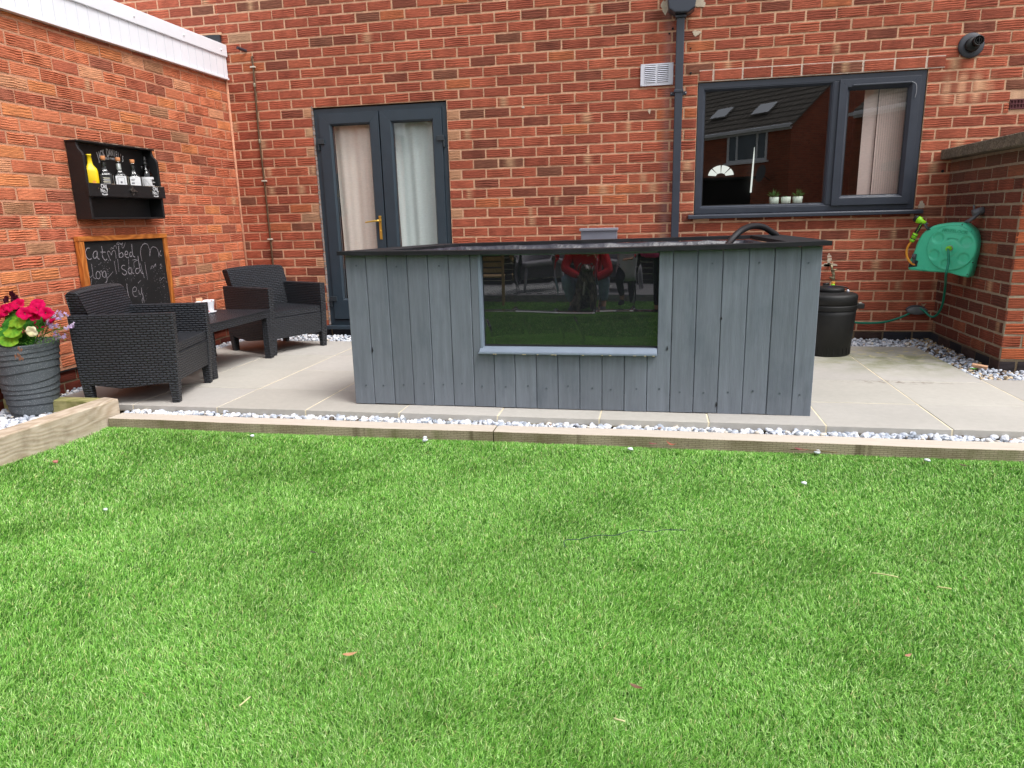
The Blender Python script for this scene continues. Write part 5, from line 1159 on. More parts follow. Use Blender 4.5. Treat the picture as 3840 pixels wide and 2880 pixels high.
cork=mat('cork',lin(190,128,84),.9,var=.2,vs=120); lw=mat('paper_label',lin(218,218,220),.8,var=.08,vs=50); lb=mat('black_label',lin(20,20,22),.6,var=.2,bd=0); lc=mat('cream_label',lin(226,222,204),.8)
def square_bottle(y,label,neck,lab1,lab2,txt=None,glass='clear',hh=1.0,x=.071):
    t=empty('bottle',(x,y,1.2582),R_(45),label,'bottle','bottles on the wall shelf')
    s=.046; MB().lathe([(.040,0),(s*1.0,.004),(s,.142*hh),(.040,.152*hh),(.022,.168*hh),(.0155,.185*hh),(.0140,.235*hh),(.0155,.2355*hh),(.0155,.243*hh),(.012,.243*hh)],32,sq=7,caps=True).build('glass_body',M[glass],t)
    MB().lathe([(.0150,.188*hh),(.0155,.198*hh),(.0153,.226*hh),(.0145,.228*hh)],20,caps=False).build('neck_band',neck,t)
    MB().lathe([(.0125,.240*hh),(.0155,.246*hh),(.0165,.270*hh),(.0,.271*hh)],16).build('stopper',cork,t)
    MB().box(s+.0003,s+.0012,-.034,.034,.018,.140).build('side_label',lab2,t); MB().box(-.034,.034,-s-.0012,-s-.0003,.018,.140).build('side_label',lab1,t)
    return t
t=empty('bottle',(.068,-1.880,1.2582),R_(45),'bright yellow bottle with an orange sticker, first on the shelf','bottle','bottles on the wall shelf')
MB().lathe([(.036,0),(.040,.004),(.040,.158),(.036,.176),(.019,.200),(.015,.215),(.013,.262),(.015,.263),(.015,.272),(0,.272)],28,sq=5).build('painted_glass',mat('yellow_paint',lin(240,205,10),.45,var=.05,bd=0),t)
MB().prism([(-.004,.02),(.022,.02),(.024,.07),(.014,.10),(-.002,.095),(-.008,.05)],'y',-.0412,-.0402).build('sticker',mat('orange_sticker',lin(236,160,60),.6,bd=0),t)
B2=square_bottle(-1.758,'clear square bottle with black and patterned labels beside the yellow bottle',lb,lb,lw)
for i in range(5): MB().prism([(-.02+.002*i,.065+.013*i),(.024,.065+.013*i),(.022,.069+.013*i),(-.022,.071+.013*i)],'y',-.0478,-.0473).build('label_ornament',lw if i%2 else lc,B2)
mb=MB()
for k in range(14):
    a=k*.45; mb.box(.0474,.0479,.022*math.cos(a)-.003,.022*math.cos(a)+.003,.098+.022*math.sin(a)-.004,.098+.022*math.sin(a)+.004)
mb.box(.0474,.0479,-.010,.012,.088,.104).box(.0474,.0479,-.032,.032,.128,.132); mb.build('label_ornament',lb,B2)
B3=square_bottle(-1.614,'clear square bottle with a white neck band and pale labels in the middle',lw,lw,lc)
grl=mat('grey_print',lin(110,112,118),.8,bd=0)
mb=MB(); mb.box(-.022,.022,-.0478,-.0473,.128,.130).box(-.022,.022,-.0478,-.0473,.066,.068).box(-.022,-.020,-.0478,-.0473,.066,.130).box(.020,.022,-.0478,-.0473,.066,.130).box(-.006,.006,-.0478,-.0473,.090,.104); mb.box(.0474,.0479,-.020,.020,.110,.118).box(.0474,.0479,-.008,.008,.080,.094); mb.build('label_ornament',grl,B3)
B4=square_bottle(-1.470,'clear square bottle with a black ridged neck and white label, fourth along',lb,lw,lw,hh=.985)
text_obj('label_lettering','JIM BEAM',.015,mat('blue_black_print',lin(52,50,72),.7,bd=0),B4,Matrix.Translation((.0476,0,.118))@Matrix(((0,0,1,0),(1,0,0,0),(0,1,0,0),(0,0,0,1))),.0003,.0002)
mb=MB().lathe([(.010,-.0002),(.010,.0004),(.007,.0004),(.007,-.0002)],16,M=Matrix.Translation((.0474,.004,.092))@Matrix.Rotation(R_(90),4,'Y')); mb.box(-.026,-.002,-.0478,-.0473,.122,.126).box(-.026,-.006,-.0478,-.0473,.114,.118).box(-.026,-.006,-.0478,-.0473,.092,.102); mb.build('label_ornament',grl,B4)
t=empty('bottle',(.066,-1.328,1.2582),0,'dark round bottle with two glass neck loops and inked label, last on the shelf','bottle','bottles on the wall shelf')
MB().lathe([(.040,0),(.046,.005),(.047,.15),(.044,.172),(.030,.195),(.016,.210),(.0125,.235),(.0125,.252),(.010,.258)],32).build('glass_body',M['smoke'],t)
MB().lathe([(.0128,.236),(.0150,.240),(.0150,.252),(.0112,.256),(.0110,.262),(.0132,.266),(.0125,.280),(.009,.283),(.0095,.296),(0,.298)],18).build('stopper',M['black'],t)
for s in (-1,1): MB().tube(smooth_path([(0,s*.015,.222),(0,s*.034,.226),(0,s*.044,.212),(0,s*.040,.196),(0,s*.026,.194)],6),.0042,8).build('glass_loop',M['smoke'],t)
MB().lathe([(.0476,.022),(.0480,.148)],40,caps=False).build('wrap_label',lw,t)
def onlab(y0,y1,z0,z1,mname,nm):
    mb=MB(); n=6
    for i in range(n):
        a0=y0+(y1-y0)*i/n; a1=y0+(y1-y0)*(i+1)/n; r=.0484
        mb.add([(r*math.cos(a0),r*math.sin(a0),z0),(r*math.cos(a1),r*math.sin(a1),z0),(r*math.cos(a1),r*math.sin(a1),z1),(r*math.cos(a0),r*math.sin(a0),z1)],[(0,1,2,3)])
    mb.build(nm,mname,t)
onlab(-.15,.65,.088,.132,lb,'label_patch')
text_obj('label_lettering','KRAKEN',.0105,lw,t,Matrix.Rotation(.25,4,'Z')@Matrix.Translation((.0490,0,.110))@Matrix(((0,0,1,0),(1,0,0,0),(0,1,0,0),(0,0,0,1))),.0003,.0002)
mb=MB()
for k in range(11):
    a=-1.45+k*.13; pts=[(.0483*math.cos(a+.06*math.sin(j*1.3+k)),.0483*math.sin(a+.06*math.sin(j*1.3+k)),.062+.012*j) for j in range(7)]
    mb.tube(pts,.0007,4)
mb.build('label_ornament',lb,t)
# ------------------------------------------------------------------ flower pot
MAG=[(.20,.60),(.16,.57),(.36,.60),(.43,.57),(0.239,0.62),(0.341,0.641),(0.453,0.615),(0.408,0.591),(0.518,0.589),(0.463,0.56),(0.316,0.57),(0.401,0.517),(0.435,0.544),(0.384,0.628),(0.281,0.554)]
LEAF=[(.18,.47),(.14,.53),(.33,.50),(.12,.45),(0.261,0.514),(0.222,0.449),(0.305,0.455),(0.351,0.552),(0.238,0.551),(0.258,0.412),(0.3,0.434),(0.206,0.492),(0.375,0.52)]
LOB=[(0.478,0.554),(0.517,0.562),(0.439,0.502),(0.433,0.489),(0.527,0.489),(0.562,0.49),(0.486,0.532),(0.443,0.429),(0.51,0.435),(0.425,0.511),(0.439,0.456),(0.411,0.502),(0.455,0.532),(0.461,0.5),(0.532,0.497),(0.516,0.559),(0.542,0.578)]
DARK=[(0.216,0.68),(0.171,0.653),(0.222,0.653),(0.227,0.589)]
YW=[(0.456,0.489)][0]
BRL=[(0.401,0.412),(0.374,0.369),(0.396,0.359)]
pt=empty('flower_pot',(.238,-2.81,-.035),0,'tall dark grey speckled flower pot with slanting ridges at the left edge','flower pot')
m,nt,N,L=newmat('speckled_pot'); b=pbsdf(nt,.7,.35); c=coords(nt)
cc=mixc(nt,maprange(nt,noise(nt,c,230,2,.5),.58,.68,0,.75),lin(80,86,91),lin(140,146,150)); L.new(cc,b.inputs['Base Color']); L.new(bump(nt,noise(nt,c,200,3),.0015),b.inputs['Normal'])
n,mm=96,150; V=[];F=[]
for j in range(mm+1):
    zz=.435*j/mm
    for k in range(n):
        a=2*math.pi*k/n; base=.113+.066*(zz/.435)**.85
        if zz<.01: base-=.010*(1-zz/.01)
        i0=zz/.0395
        p=i0+.42*math.sin(a+2.4)*math.cos(zz*30) + .25*math.sin(a+1.2+zz*9)
        fr_=p-math.floor(p); r=base+.0055*(1-fr_)-.0045*math.exp(-(fr_/.06)**2)*0 -.003*math.exp(-((1-fr_)/.10)**2)
        if zz>.415: r=base+.004
        V.append((r*math.cos(a),r*math.sin(a),zz))
for j in range(mm):
    for k in range(n): F.append((j*n+k,j*n+(k+1)%n,(j+1)*n+(k+1)%n,(j+1)*n+k))
base_=len(V)
for r,z in ((.175,.440),(.168,.438),(.164,.40)):
    for k in range(n): a=2*math.pi*k/n; V.append((r*math.cos(a),r*math.sin(a),z))
for q,(a0,b0) in enumerate(((mm*n,base_),(base_,base_+n),(base_+n,base_+2*n))):
    for k in range(n): F.append((a0+k,a0+(k+1)%n,b0+(k+1)%n,b0+k))
MB().add(V,F,0,True).build('pot_wall',m,pt)
MB().lathe([(.165,.400),(.10,.412),(0,.415)],40,caps=False).build('compost',mat('compost',lin(50,38,30),.95,var=.4,vs=40),pt)
def petal_flower(center,normal,R,lobes,cup,twist=0,notch=.14,throat=None):
    N_=Vector(normal).normalized(); U=N_.orthogonal().normalized(); W=N_.cross(U); c=Vector(center); n=lobes*6; V=[c-N_*R*cup*1.2]; rings=(.18,.55,.85,1.0)
    for r in rings:
        for k in range(n):
            a=2*math.pi*k/n+twist; lob=abs(math.cos(lobes*(a-twist)/2)); rr=R*r*(1-(notch*(lob**6)) if r>.5 else 1)
            h=-R*cup*(1-r)**1.4+R*.10*math.sin(lobes*(a-twist)+1)*r*r-(R*.12*(r>.9))
            V.append(c+U*rr*math.cos(a)+W*rr*math.sin(a)+N_*h)
    F=[(0,1+(k+1)%n,1+k) for k in range(n)]
    for j in range(len(rings)-1):
        for k in range(n): a=1+j*n+k; b_=1+j*n+(k+1)%n; F.append((a,b_,b_+n,a+n))
    return V,[f[::-1] for f in F]
def leafmat(name,c1,c2,sc=18):
    m,nt,N,L=newmat(name); b=pbsdf(nt,.7,.15); c=coords(nt); cc=mixc(nt,maprange(nt,noise(nt,c,sc,4),.35,.65,0,1),c1,c2); L.new(cc,b.inputs['Base Color'])
    tr=N.new('ShaderNodeBsdfTranslucent'); L.new(cc,tr.inputs[0]); mx=N.new('ShaderNodeMixShader'); mx.inputs[0].default_value=.3; o=[q for q in N if q.type=='OUTPUT_MATERIAL'][0]
    L.new(b.outputs[0],mx.inputs[1]); L.new(tr.outputs[0],mx.inputs[2]); L.new(mx.outputs[0],o.inputs[0]); return m
M['magenta']=leafmat('magenta_petal',lin(206,0,88),lin(186,0,62)); M['lilac']=leafmat('lilac_petal',lin(222,206,232),lin(200,170,222)); M['purple']=leafmat('dark_purple_petal',lin(72,16,40),lin(48,10,28)); M['cream']=leafmat('cream_petal',lin(250,246,214),lin(240,232,180))
M['limeleaf']=leafmat('lime_leaf',lin(140,178,52),lin(92,150,44),22); M['midleaf']=leafmat('mid_leaf',lin(74,142,54),lin(44,108,36),28); M['stem']=leafmat('stem_green',lin(110,160,70),lin(84,136,56))
RIMC=Vector((.25,-2.81,.38))
def plant(name,label,cat='flowering plant'): return empty(name,tuple(RIMC),0,label,cat)
def outward(p): v=Vector(p)-Vector((.25,-2.72,.40)); return (v.normalized()+Vector((.15,-.75,.45))).normalized()
pet=plant('petunia_plant','magenta petunias flowering over the back of the grey flower pot')
mb=MB(); throats=MB(); stems=MB()
for i,(x,z) in enumerate(MAG):
    y=-2.88+[.02,.05,.04,-.01,.03,-.02,-.01,-.05,-.02,.06,.02,.05,.08,.07,.09][i%15]; p=Vector((x,y,z))-RIMC; nn=outward((x,y,z))+Vector((random.uniform(-.35,.35),0,random.uniform(-.25,.35)))
    V,F=petal_flower(p,nn,random.uniform(.034,.043),5,.55,random.uniform(0,1)); mb.add(V,F,0,True)
    nn.normalize(); V,F=petal_flower(p+nn*.0006,nn,.0038,5,.5); throats.add(V,F,0,True)
    stems.tube(smooth_path([p-nn*.016,p-nn*.05+Vector((0,0,-.02)),Vector((p.x*.5,p.y*.5+.02,.03))],4),.0016,5)
mb.build('petal',M['magenta'],pet); throats.build('flower_throat',M['purple'],pet); stems.build('flower_stem',M['stem'],pet)
dk=plant('pansy_plant','dark maroon pansies rising behind the magenta petunias')
mb=MB(); st=MB()
for (x,z) in DARK:
    p=Vector((x,-2.80,z))-RIMC
    for j in range(2):
        V,F=petal_flower(p+Vector((random.uniform(-.012,.012),random.uniform(-.01,.01),random.uniform(-.012,.012))),(random.uniform(-.3,.6),-1,random.uniform(-.2,.5)),.020,5,.2,random.random(),.3); mb.add(V,F,0,True)
    st.tube([p,p*.6+Vector((0,.03,-.03)),Vector((0,.03,.02))],.0016,5)
mb.build('petal',M['purple'],dk); st.build('flower_stem',M['stem'],dk)
def round_leaf(p,nn,R,seed,scal=10):
    """scalloped, pleated leaf"""
    N_=Vector(nn).normalized(); U=N_.orthogonal().normalized(); U.rotate(Matrix.Rotation(seed,3,N_)); W=N_.cross(U); n=scal*4; V=[Vector(p)-N_*R*.12]; F=[]
    rr=(.35,.7,1.0)
    for r in rr:
        for k in range(n):
            a=2*math.pi*k/n; rad=R*r*(1+.07*abs(math.cos(scal*a/2))*(r>.9)-(.35*math.exp(-((a-math.pi)/.22)**2)))
            h=R*(.10*math.cos(scal*a)*r*.5-.10*(1-r)-.22*r*r*abs(math.sin(a+seed)))
            V.append(Vector(p)+U*rad*math.cos(a)+W*rad*math.sin(a)+N_*h)
    F=[(0,1+k,1+(k+1)%n) for k in range(n)]
    for j in range(2):
        for k in range(n): a=1+j*n+k; b_=1+j*n+(k+1)%n; F.append((a,a+n,b_+n,b_))
    return V,[f[::-1] for f in F]
ge_=plant('geranium_plant','broad lime green scalloped leaves hanging over the front of the pot','leafy plant')
ml=MB(); st=MB()
for i,(x,z) in enumerate(LEAF):
    y=-2.90+[-.04,-.06,-.05,.02,0,-.06,-.05,-.03,.03,.05,.06,.04,.05][i%13]; p=Vector((x,y,z))-RIMC
    V,F=round_leaf(p,outward((x,y,z))+Vector((random.uniform(-.3,.3),random.uniform(-.2,.2),random.uniform(0,.8))),random.uniform(.048,.062),random.uniform(0,6)); ml.add(V,F,0 if i in (0,1,2,6,7) else 1,True)
    st.tube(smooth_path([p,p*.7+Vector((0,.02,-.01)),Vector((0,.0,.03))],4),.002,5)
ml.build('leaf',[M['limeleaf'],M['midleaf']],ge_); st.build('leaf_stem',M['stem'],ge_)
lo=plant('lobelia_plant','trailing lobelia with tiny lilac flowers at the right of the pot')
mb=MB(); st=MB(); lf=MB()
for (x,z) in LOB:
    y=-2.80+random.uniform(-.05,.05); p=Vector((x,y,z))-RIMC
    for j in range(8):
        q=p+Vector((random.uniform(-.014,.014),random.uniform(-.014,.014),random.uniform(-.012,.012)))
        V,F=petal_flower(q,(random.uniform(-.6,.6),-1,random.uniform(-.3,.8)),random.uniform(.006,.0095),3,.1,random.random()*2,.5); mb.add(V,F,0,True)
    st.tube(smooth_path([p,p*.75+Vector((-.01,0,.012)),p*.4+Vector((-.01,0,.01)),Vector((.08,-.03,.0))],4),.0011,4)
for i in range(560):
    x=random.uniform(.06,.27) ; z=.405+random.random()**1.6*.13*max(.2,1-abs(x-.15)*3); y=random.uniform(-.13,.12)
    a=random.uniform(0,6.28); d=Vector((math.cos(a),math.sin(a)*.6-.3,random.uniform(-.2,.8)))*random.uniform(.008,.017); s=Vector((-math.sin(a),math.cos(a),.1))*.0032; c=Vector((x-.02,y,z-.38))
    lf.add([c,c+d*.5+s,c+d,c+d*.5-s],[(0,1,2,3)])
mb.build('petal',M['lilac'],lo); st.build('trailing_stem',M['stem'],lo); lf.build('leaf',[leafmat('lobelia_leaf',lin(120,168,66),lin(70,130,44),40)],lo)
V,F=petal_flower((0,0,0),(.35,-1,-.1),.032,5,.4); o=MB().add(V,F,0,True).build('cream_flower',M['cream']); o.location=(YW[0],-2.955,YW[1]); tag(o,'single cream white flower drooping below the magenta petunias','flower')
o=MB()
for (x,z) in BRL:
    p=Vector((x,0,z-BRL[0][1])); 
    for j in range(4):
        a=random.uniform(-1,1); d=Vector((math.sin(a)*.4,-.15,-1))*random.uniform(.018,.03); s=Vector((1,.3,.2))*.008; q=p+Vector((random.uniform(-.014,.014)-BRL[0][0],0,random.uniform(-.01,.01)))
        o.add([q,q+d*.5+s,q+d,q+d*.5-s+Vector((0,.008,0))],[(0,1,2,3)])
o=o.build('withered_leaf',mat('withered',lin(124,84,62),.8,var=.25,vs=50,bd=0)); o.location=(BRL[0][0],-2.995,BRL[0][1]); o.modifiers.new('solid','SOLIDIFY').thickness=.0008; tag(o,'withered brown leaves hanging over the rim of the grey pot','withered leaves')

# little plant at the foot of the extension, behind the pot
t=plant('wall_plant','small bright green plant growing by the wall behind the flower pot','plant'); t.location=(.05,-2.66,-.03)
mb=MB()
for i in range(30):
    z=.03+.19*random.random(); p=Vector((random.gauss(0,.03),random.gauss(0,.03),z)); V,F=round_leaf(p,(random.uniform(-.5,1),random.uniform(-1,.2),random.uniform(0,1)),random.uniform(.014,.028),random.random()*6,7); mb.add(V,F,0,True)
mb.build('leaf',M['midleaf'],t); MB().tube([(0,0,0),(.005,.005,.1),(0,.0,.2)],.002,5).build('stem',M['stem'],t)
# ------------------------------------------------------------------ what stands behind the camera (seen mirrored in the glass)
def skin_fig(name,J,E,material,parent=None,sub=2,root=0):
    """J: list of (x,y,z,rx,ry); E: edges"""
    me=bpy.data.meshes.new(name); me.from_pydata([j[:3] for j in J],E,[]); o=bpy.data.objects.new(name,me); COL.objects.link(o)
    sk=o.modifiers.new('skin','SKIN'); sk.use_smooth_shade=True; o.modifiers.new('sub','SUBSURF').levels=sub; o.modifiers['sub'].render_levels=sub
    if not me.skin_vertices: me.skin_vertices.new() if hasattr(me.skin_vertices,'new') else None
    for i,j in enumerate(J):
        sv=me.skin_vertices[0].data[i]; sv.radius=(j[3],j[4] if len(j)>4 else j[3]); sv.use_root=(i==root)
    me.materials.append(material)
    if parent is not None: o.parent=parent
    return o
skin=mat('skin',lin(206,158,134),.55,var=.05,bd=0); denim=mat('denim',lin(160,184,212),.9,var=.25,vs=14,bd=.0004); red=mat('red_hoodie',lin(214,44,58),.9,var=.1,bd=.0004); greyc=mat('grey_dress_cloth',lin(224,222,234),.9,var=.1); darkt=mat('dark_trousers',lin(40,42,50),.9,var=.15); hairb=mat('brown_hair',lin(70,50,38),.7,var=.2,bd=.001,bs=80)
shoe=mat('grey_shoe',lin(96,96,104),.7,var=.1); GZ=LAWN_Z
def fingers(parent,wrist,dirv,palmn,spread=.012,L_=.07,mt=skin,nm='finger'):
    """five separate fingers fanned from a wrist"""
    d=Vector(dirv).normalized(); n_=Vector(palmn).normalized(); s=d.cross(n_).normalized(); w=Vector(wrist)
    J=[(*w,.024,.016),(*(w+d*.045),.036,.013),(*(w+d*.08),.036,.012)]; E=[(0,1),(1,2)]
    for k,(o_,l) in enumerate(((-1.5,.062),(-.5,.076),(.5,.072),(1.5,.056))):
        b=w+d*.085+s*o_*.019; i=len(J); J+=[(*b,.0088,.0088),(*(b+d*l*.5-n_*.004),.0078,.0078),(*(b+d*l*.9-n_*.022),.0066,.0066)]; E+=[(2,i),(i,i+1),(i+1,i+2)]
    b=w+d*.03-s*.034; i=len(J); J+=[(*b,.010,.010),(*(b+d*.028-s*.016-n_*.01),.0085,.0085),(*(b+d*.050-s*.016-n_*.022),.0072,.0072)]; E+=[(1,i),(i,i+1),(i+1,i+2)]
    skin_fig('hand',J,E,mt,parent,1)
def head(parent,c,face,r=.10,hair=hairb):
    c=Vector(c); f=Vector(face).normalized(); up=Vector((0,0,1)); s=f.cross(up).normalized(); Mx=Matrix(((s.x,f.x,0,c.x),(s.y,f.y,0,c.y),(s.z,f.z,1,c.z),(0,0,0,1)))
    m=MB()
    V=[];F=[];n,mm=28,20
    for j in range(mm+1):
        ph=math.pi*j/mm
        for k in range(n):
            a=2*math.pi*k/n; x=math.sin(ph)*math.cos(a); y=math.sin(ph)*math.sin(a); z=math.cos(ph)
            X,Y,Z=x*.76,y*.92,z*1.16
            if z<0: X*=1+z*.28; Y*=1+z*.12
            if y>0:
                Y+=.20*math.exp(-(x/.16)**2-((z+.12)/.22)**2)*(z<.25)      # nose
                Y+=.06*math.exp(-(x/.3)**2-((z+.52)/.10)**2)                 # lips
                Y-=.09*math.exp(-((abs(x)-.36)/.15)**2-((z-.06)/.12)**2)      # eye sockets
                Y+=.07*math.exp(-(x/.3)**2-((z+.85)/.18)**2)                  # chin
            V.append(Mx@Vector((X*r,Y*r,Z*r)))
    for j in range(mm):
        for k in range(n): F.append((j*n+k,(j+1)*n+k,(j+1)*n+(k+1)%n,j*n+(k+1)%n))
    m.add(V,F,0,True); m.build('head',skin,parent)
    e=MB()
    for q in (-1,1): e.lathe([(0,-.011),(.009,-.008),(.012,0),(.009,.008),(0,.011)],12,M=Mx@Matrix.Translation((q*.33*r,.80*r,.06*r)))
    e.build('eye',mat('eye',(.35,.33,.32),.2,bd=0),parent)
    for q in (-1,1): MB().lathe([(.0,0),(.018,.002),(.022,.008),(.014,.012)],12,M=Mx@Matrix.Translation((q*.74*r,.0,-.02*r))@Matrix.Rotation(q*R_(80),4,'Y')).build('ear',skin,parent)
    h=MB(); V=[];F=[]
    for j in range(14):
        ph=math.pi*.62*j/13
        for k in range(n):
            a=2*math.pi*k/n; x=math.sin(ph)*math.cos(a); y=math.sin(ph)*math.sin(a); z=math.cos(ph); cut=1.07 if not(y>.25 and z<.42) else .93
            V.append(Mx@Vector((x*.80*r*cut,(y*.95-.05)*r*cut,(z*1.19)*r*cut)))
    for j in range(13):
        for k in range(n): F.append((j*n+k,(j+1)*n+k,(j+1)*n+(k+1)%n,j*n+(k+1)%n))
    h.add(V,F,0,True); h.build('hair',hair,parent)
def slim(J):
    return [(*j[:3],*[q*(.72 if q>.075 else (.80 if q>.045 and i>4 else 1)) for q in j[3:]]) for i,j in enumerate(J)]
# person crouching with the dog
pa=empty('person',(0,0,0),0,'person in red hoodie and ripped jeans crouching beside the dog, mirrored in the pond window','person')
bx,by=3.02,-7.52
Jb=[(bx+.02,by-.10,GZ+.28,.13,.12),(bx+.02,by-.02,GZ+.45,.125,.10),(bx+.03,by+.06,GZ+.64,.15,.10),(bx+.03,by+.08,GZ+.76,.06,.06),(bx+.03,by+.10,GZ+.84,.055,.055),
 (bx-.09,by-.06,GZ+.28,.095),(bx-.21,by+.16,GZ+.40,.075),(bx-.15,by+.02,GZ+.10,.05),(bx-.15,by+.10,GZ+.03,.035),
 (bx+.12,by-.06,GZ+.28,.095),(bx+.21,by+.20,GZ+.42,.072),(bx+.20,by+.16,GZ+.12,.048),(bx+.20,by+.24,GZ+.03,.035),
 (bx-.17,by+.06,GZ+.70,.058),(bx-.24,by+.14,GZ+.50,.046),(bx-.06,by+.30,GZ+.42,.034),(bx+.22,by+.06,GZ+.70,.058),(bx+.28,by+.18,GZ+.48,.046),(bx+.12,by+.34,GZ+.40,.034)]
Eb=[(0,1),(1,2),(2,3),(3,4),(0,5),(5,6),(6,7),(7,8),(0,9),(9,10),(10,11),(11,12),(2,13),(13,14),(14,15),(2,16),(16,17),(17,18)]
skin_fig('body',slim(Jb),Eb,skin,pa)
Jt=[(*p[:3],*( [q*1.22 for q in p[3:]] )) for p in [Jb[0],Jb[1],Jb[2],Jb[13],Jb[14],Jb[15],Jb[16],Jb[17],Jb[18]]]; Jt.append((bx+.03,by+.06,GZ+.74,.085,.08))
skin_fig('hoodie',Jt,[(0,1),(1,2),(2,3),(3,4),(4,5),(2,6),(6,7),(7,8),(2,9)],red,pa)
Jl=[(*p[:3],*( [q*1.16 for q in p[3:]] )) for p in [Jb[0],Jb[5],Jb[6],Jb[7],Jb[9],Jb[10],Jb[11]]]
skin_fig('jeans',Jl,[(0,1),(1,2),(2,3),(0,4),(4,5),(5,6)],denim,pa)
for fx,fy in ((bx-.15,by+.10),(bx+.20,by+.24)): skin_fig('shoe',[(fx,fy-.06,GZ+.045,.042,.04),(fx,fy+.03,GZ+.04,.046,.036),(fx,fy+.14,GZ+.03,.038,.026)],[(0,1),(1,2)],shoe,pa)
head(pa,(bx+.03,by+.13,GZ+.97),(0,1,-.05)); fingers(pa,(bx-.05,by+.31,GZ+.415),(1,.3,.05),(0,1,0)); fingers(pa,(bx+.11,by+.35,GZ+.40),(-1,.25,.1),(0,1,0))
# dog
dg_=empty('dog',(0,0,0),0,'brindle dog with white muzzle and paws sitting on the grass, mirrored in the pond window','dog')
m,nt,N,L=newmat('brindle_fur'); b=pbsdf(nt,.85,.2); c=coords(nt); L.new(mixc(nt,maprange(nt,noise(nt,c,40,4,.6,stretch=(1,1,.4)),.4,.6,0,1),lin(60,52,48),lin(150,138,128)),b.inputs['Base Color']); fur=m
wf=mat('white_fur',lin(206,200,196),.85,var=.1,bd=0)
dx,dy=3.04,-7.14
JD=[(dx,dy-.22,GZ+.13,.12,.12),(dx,dy-.14,GZ+.26,.115,.11),(dx,dy-.04,GZ+.38,.10,.10),(dx+.01,dy+.01,GZ+.47,.065,.065),(dx+.02,dy+.04,GZ+.545,.070,.062),(dx+.04,dy+.13,GZ+.52,.036,.032),(dx+.045,dy+.17,GZ+.512,.026,.022),
 (dx-.065,dy-.0,GZ+.30,.048),(dx-.072,dy+.02,GZ+.15,.027),(dx-.072,dy+.03,GZ+.03,.022),(dx-.072,dy+.065,GZ+.018,.025,.016),(dx+.072,dy-.0,GZ+.30,.048),(dx+.075,dy+.02,GZ+.15,.027),(dx+.075,dy+.03,GZ+.03,.022),(dx+.075,dy+.065,GZ+.018,.025,.016),
 (dx-.10,dy-.18,GZ+.14,.075),(dx-.12,dy-.05,GZ+.11,.05),(dx-.12,dy-.12,GZ+.035,.028),(dx-.12,dy-.03,GZ+.018,.026,.016),(dx+.10,dy-.18,GZ+.14,.075),(dx+.12,dy-.05,GZ+.11,.05),(dx+.12,dy-.12,GZ+.035,.028),(dx+.12,dy-.03,GZ+.018,.026,.016),
 (dx-.08,dy-.32,GZ+.05,.026),(dx-.16,dy-.36,GZ+.02,.014)]
ED=[(0,1),(1,2),(2,3),(3,4),(4,5),(5,6),(2,7),(7,8),(8,9),(9,10),(2,11),(11,12),(12,13),(13,14),(0,15),(15,16),(16,17),(17,18),(0,19),(19,20),(20,21),(21,22),(0,23),(23,24)]
skin_fig('body',JD,ED,fur,dg_)
for s in (-1,1): skin_fig('ear',[(dx+.02+s*.05,dy+.02,GZ+.585,.020,.012),(dx+.02+s*.085,dy+.03,GZ+.545,.026,.009),(dx+.02+s*.09,dy+.04,GZ+.495,.016,.007)],[(0,1),(1,2)],fur,dg_)
skin_fig('muzzle_blaze',[(dx+.03,dy+.098,GZ+.560,.012,.010),(dx+.042,dy+.15,GZ+.535,.022,.020),(dx+.046,dy+.182,GZ+.515,.020,.020)],[(0,1),(1,2)],wf,dg_)
skin_fig('chest_blaze',[(dx+.0,dy+.050,GZ+.38,.020,.012),(dx-.01,dy+.050,GZ+.30,.018,.012),(dx-.02,dy+.035,GZ+.22,.010,.010)],[(0,1),(1,2)],wf,dg_)
for s in (-1,1):
    skin_fig('paw',[(dx+s*.074,dy+.034,GZ+.055,.0235,.0235),(dx+s*.074,dy+.045,GZ+.020,.027,.019),(dx+s*.074,dy+.082,GZ+.017,.024,.014)],[(0,1),(1,2)],wf,dg_,1)
    MB().lathe([(0,-.007),(.006,-.004),(.008,0),(.006,.004),(0,.007)],10,M=Matrix.Translation((dx+.022+s*.030,dy+.094,GZ+.565))).build('eye',M['gasket'],dg_)
MB().lathe([(0,-.010),(.011,-.005),(.013,.003),(0,.011)],12,M=Matrix.Translation((dx+.047,dy+.198,GZ+.525))).build('nose',M['gasket'],dg_)
# child in the grey dress
ch=empty('person',(0,0,0),0,'child in grey dress and leggings standing with one foot raised, mirrored in the pond window','person')
kx,ky=3.52,-7.30
Jc=[(kx,ky,GZ+.58,.095,.08),(kx-.0,ky,GZ+.72,.085,.065),(kx-.01,ky,GZ+.90,.105,.065),(kx-.01,ky,GZ+.98,.04,.04),(kx-.01,ky+.01,GZ+1.03,.04,.04),
 (kx-.05,ky+.0,GZ+.52,.068),(kx-.10,ky+.16,GZ+.40,.048),(kx-.07,ky+.02,GZ+.20,.034),(kx-.07,ky+.04,GZ+.14,.028),(kx+.05,ky,GZ+.52,.066),(kx+.045,ky+.02,GZ+.30,.044),(kx+.06,ky-.02,GZ+.08,.030),(kx+.06,ky+.01,GZ+.04,.026),
 (kx-.13,ky,GZ+.90,.040),(kx-.24,ky+.06,GZ+.74,.031),(kx-.36,ky+.12,GZ+.68,.024),(kx+.11,ky,GZ+.90,.040),(kx+.16,ky+.03,GZ+.72,.031),(kx+.10,ky+.16,GZ+.66,.024)]
Ec=[(0,1),(1,2),(2,3),(3,4),(0,5),(5,6),(6,7),(7,8),(0,9),(9,10),(10,11),(11,12),(2,13),(13,14),(14,15),(2,16),(16,17),(17,18)]
skin_fig('body',slim(Jc),Ec,skin,ch)
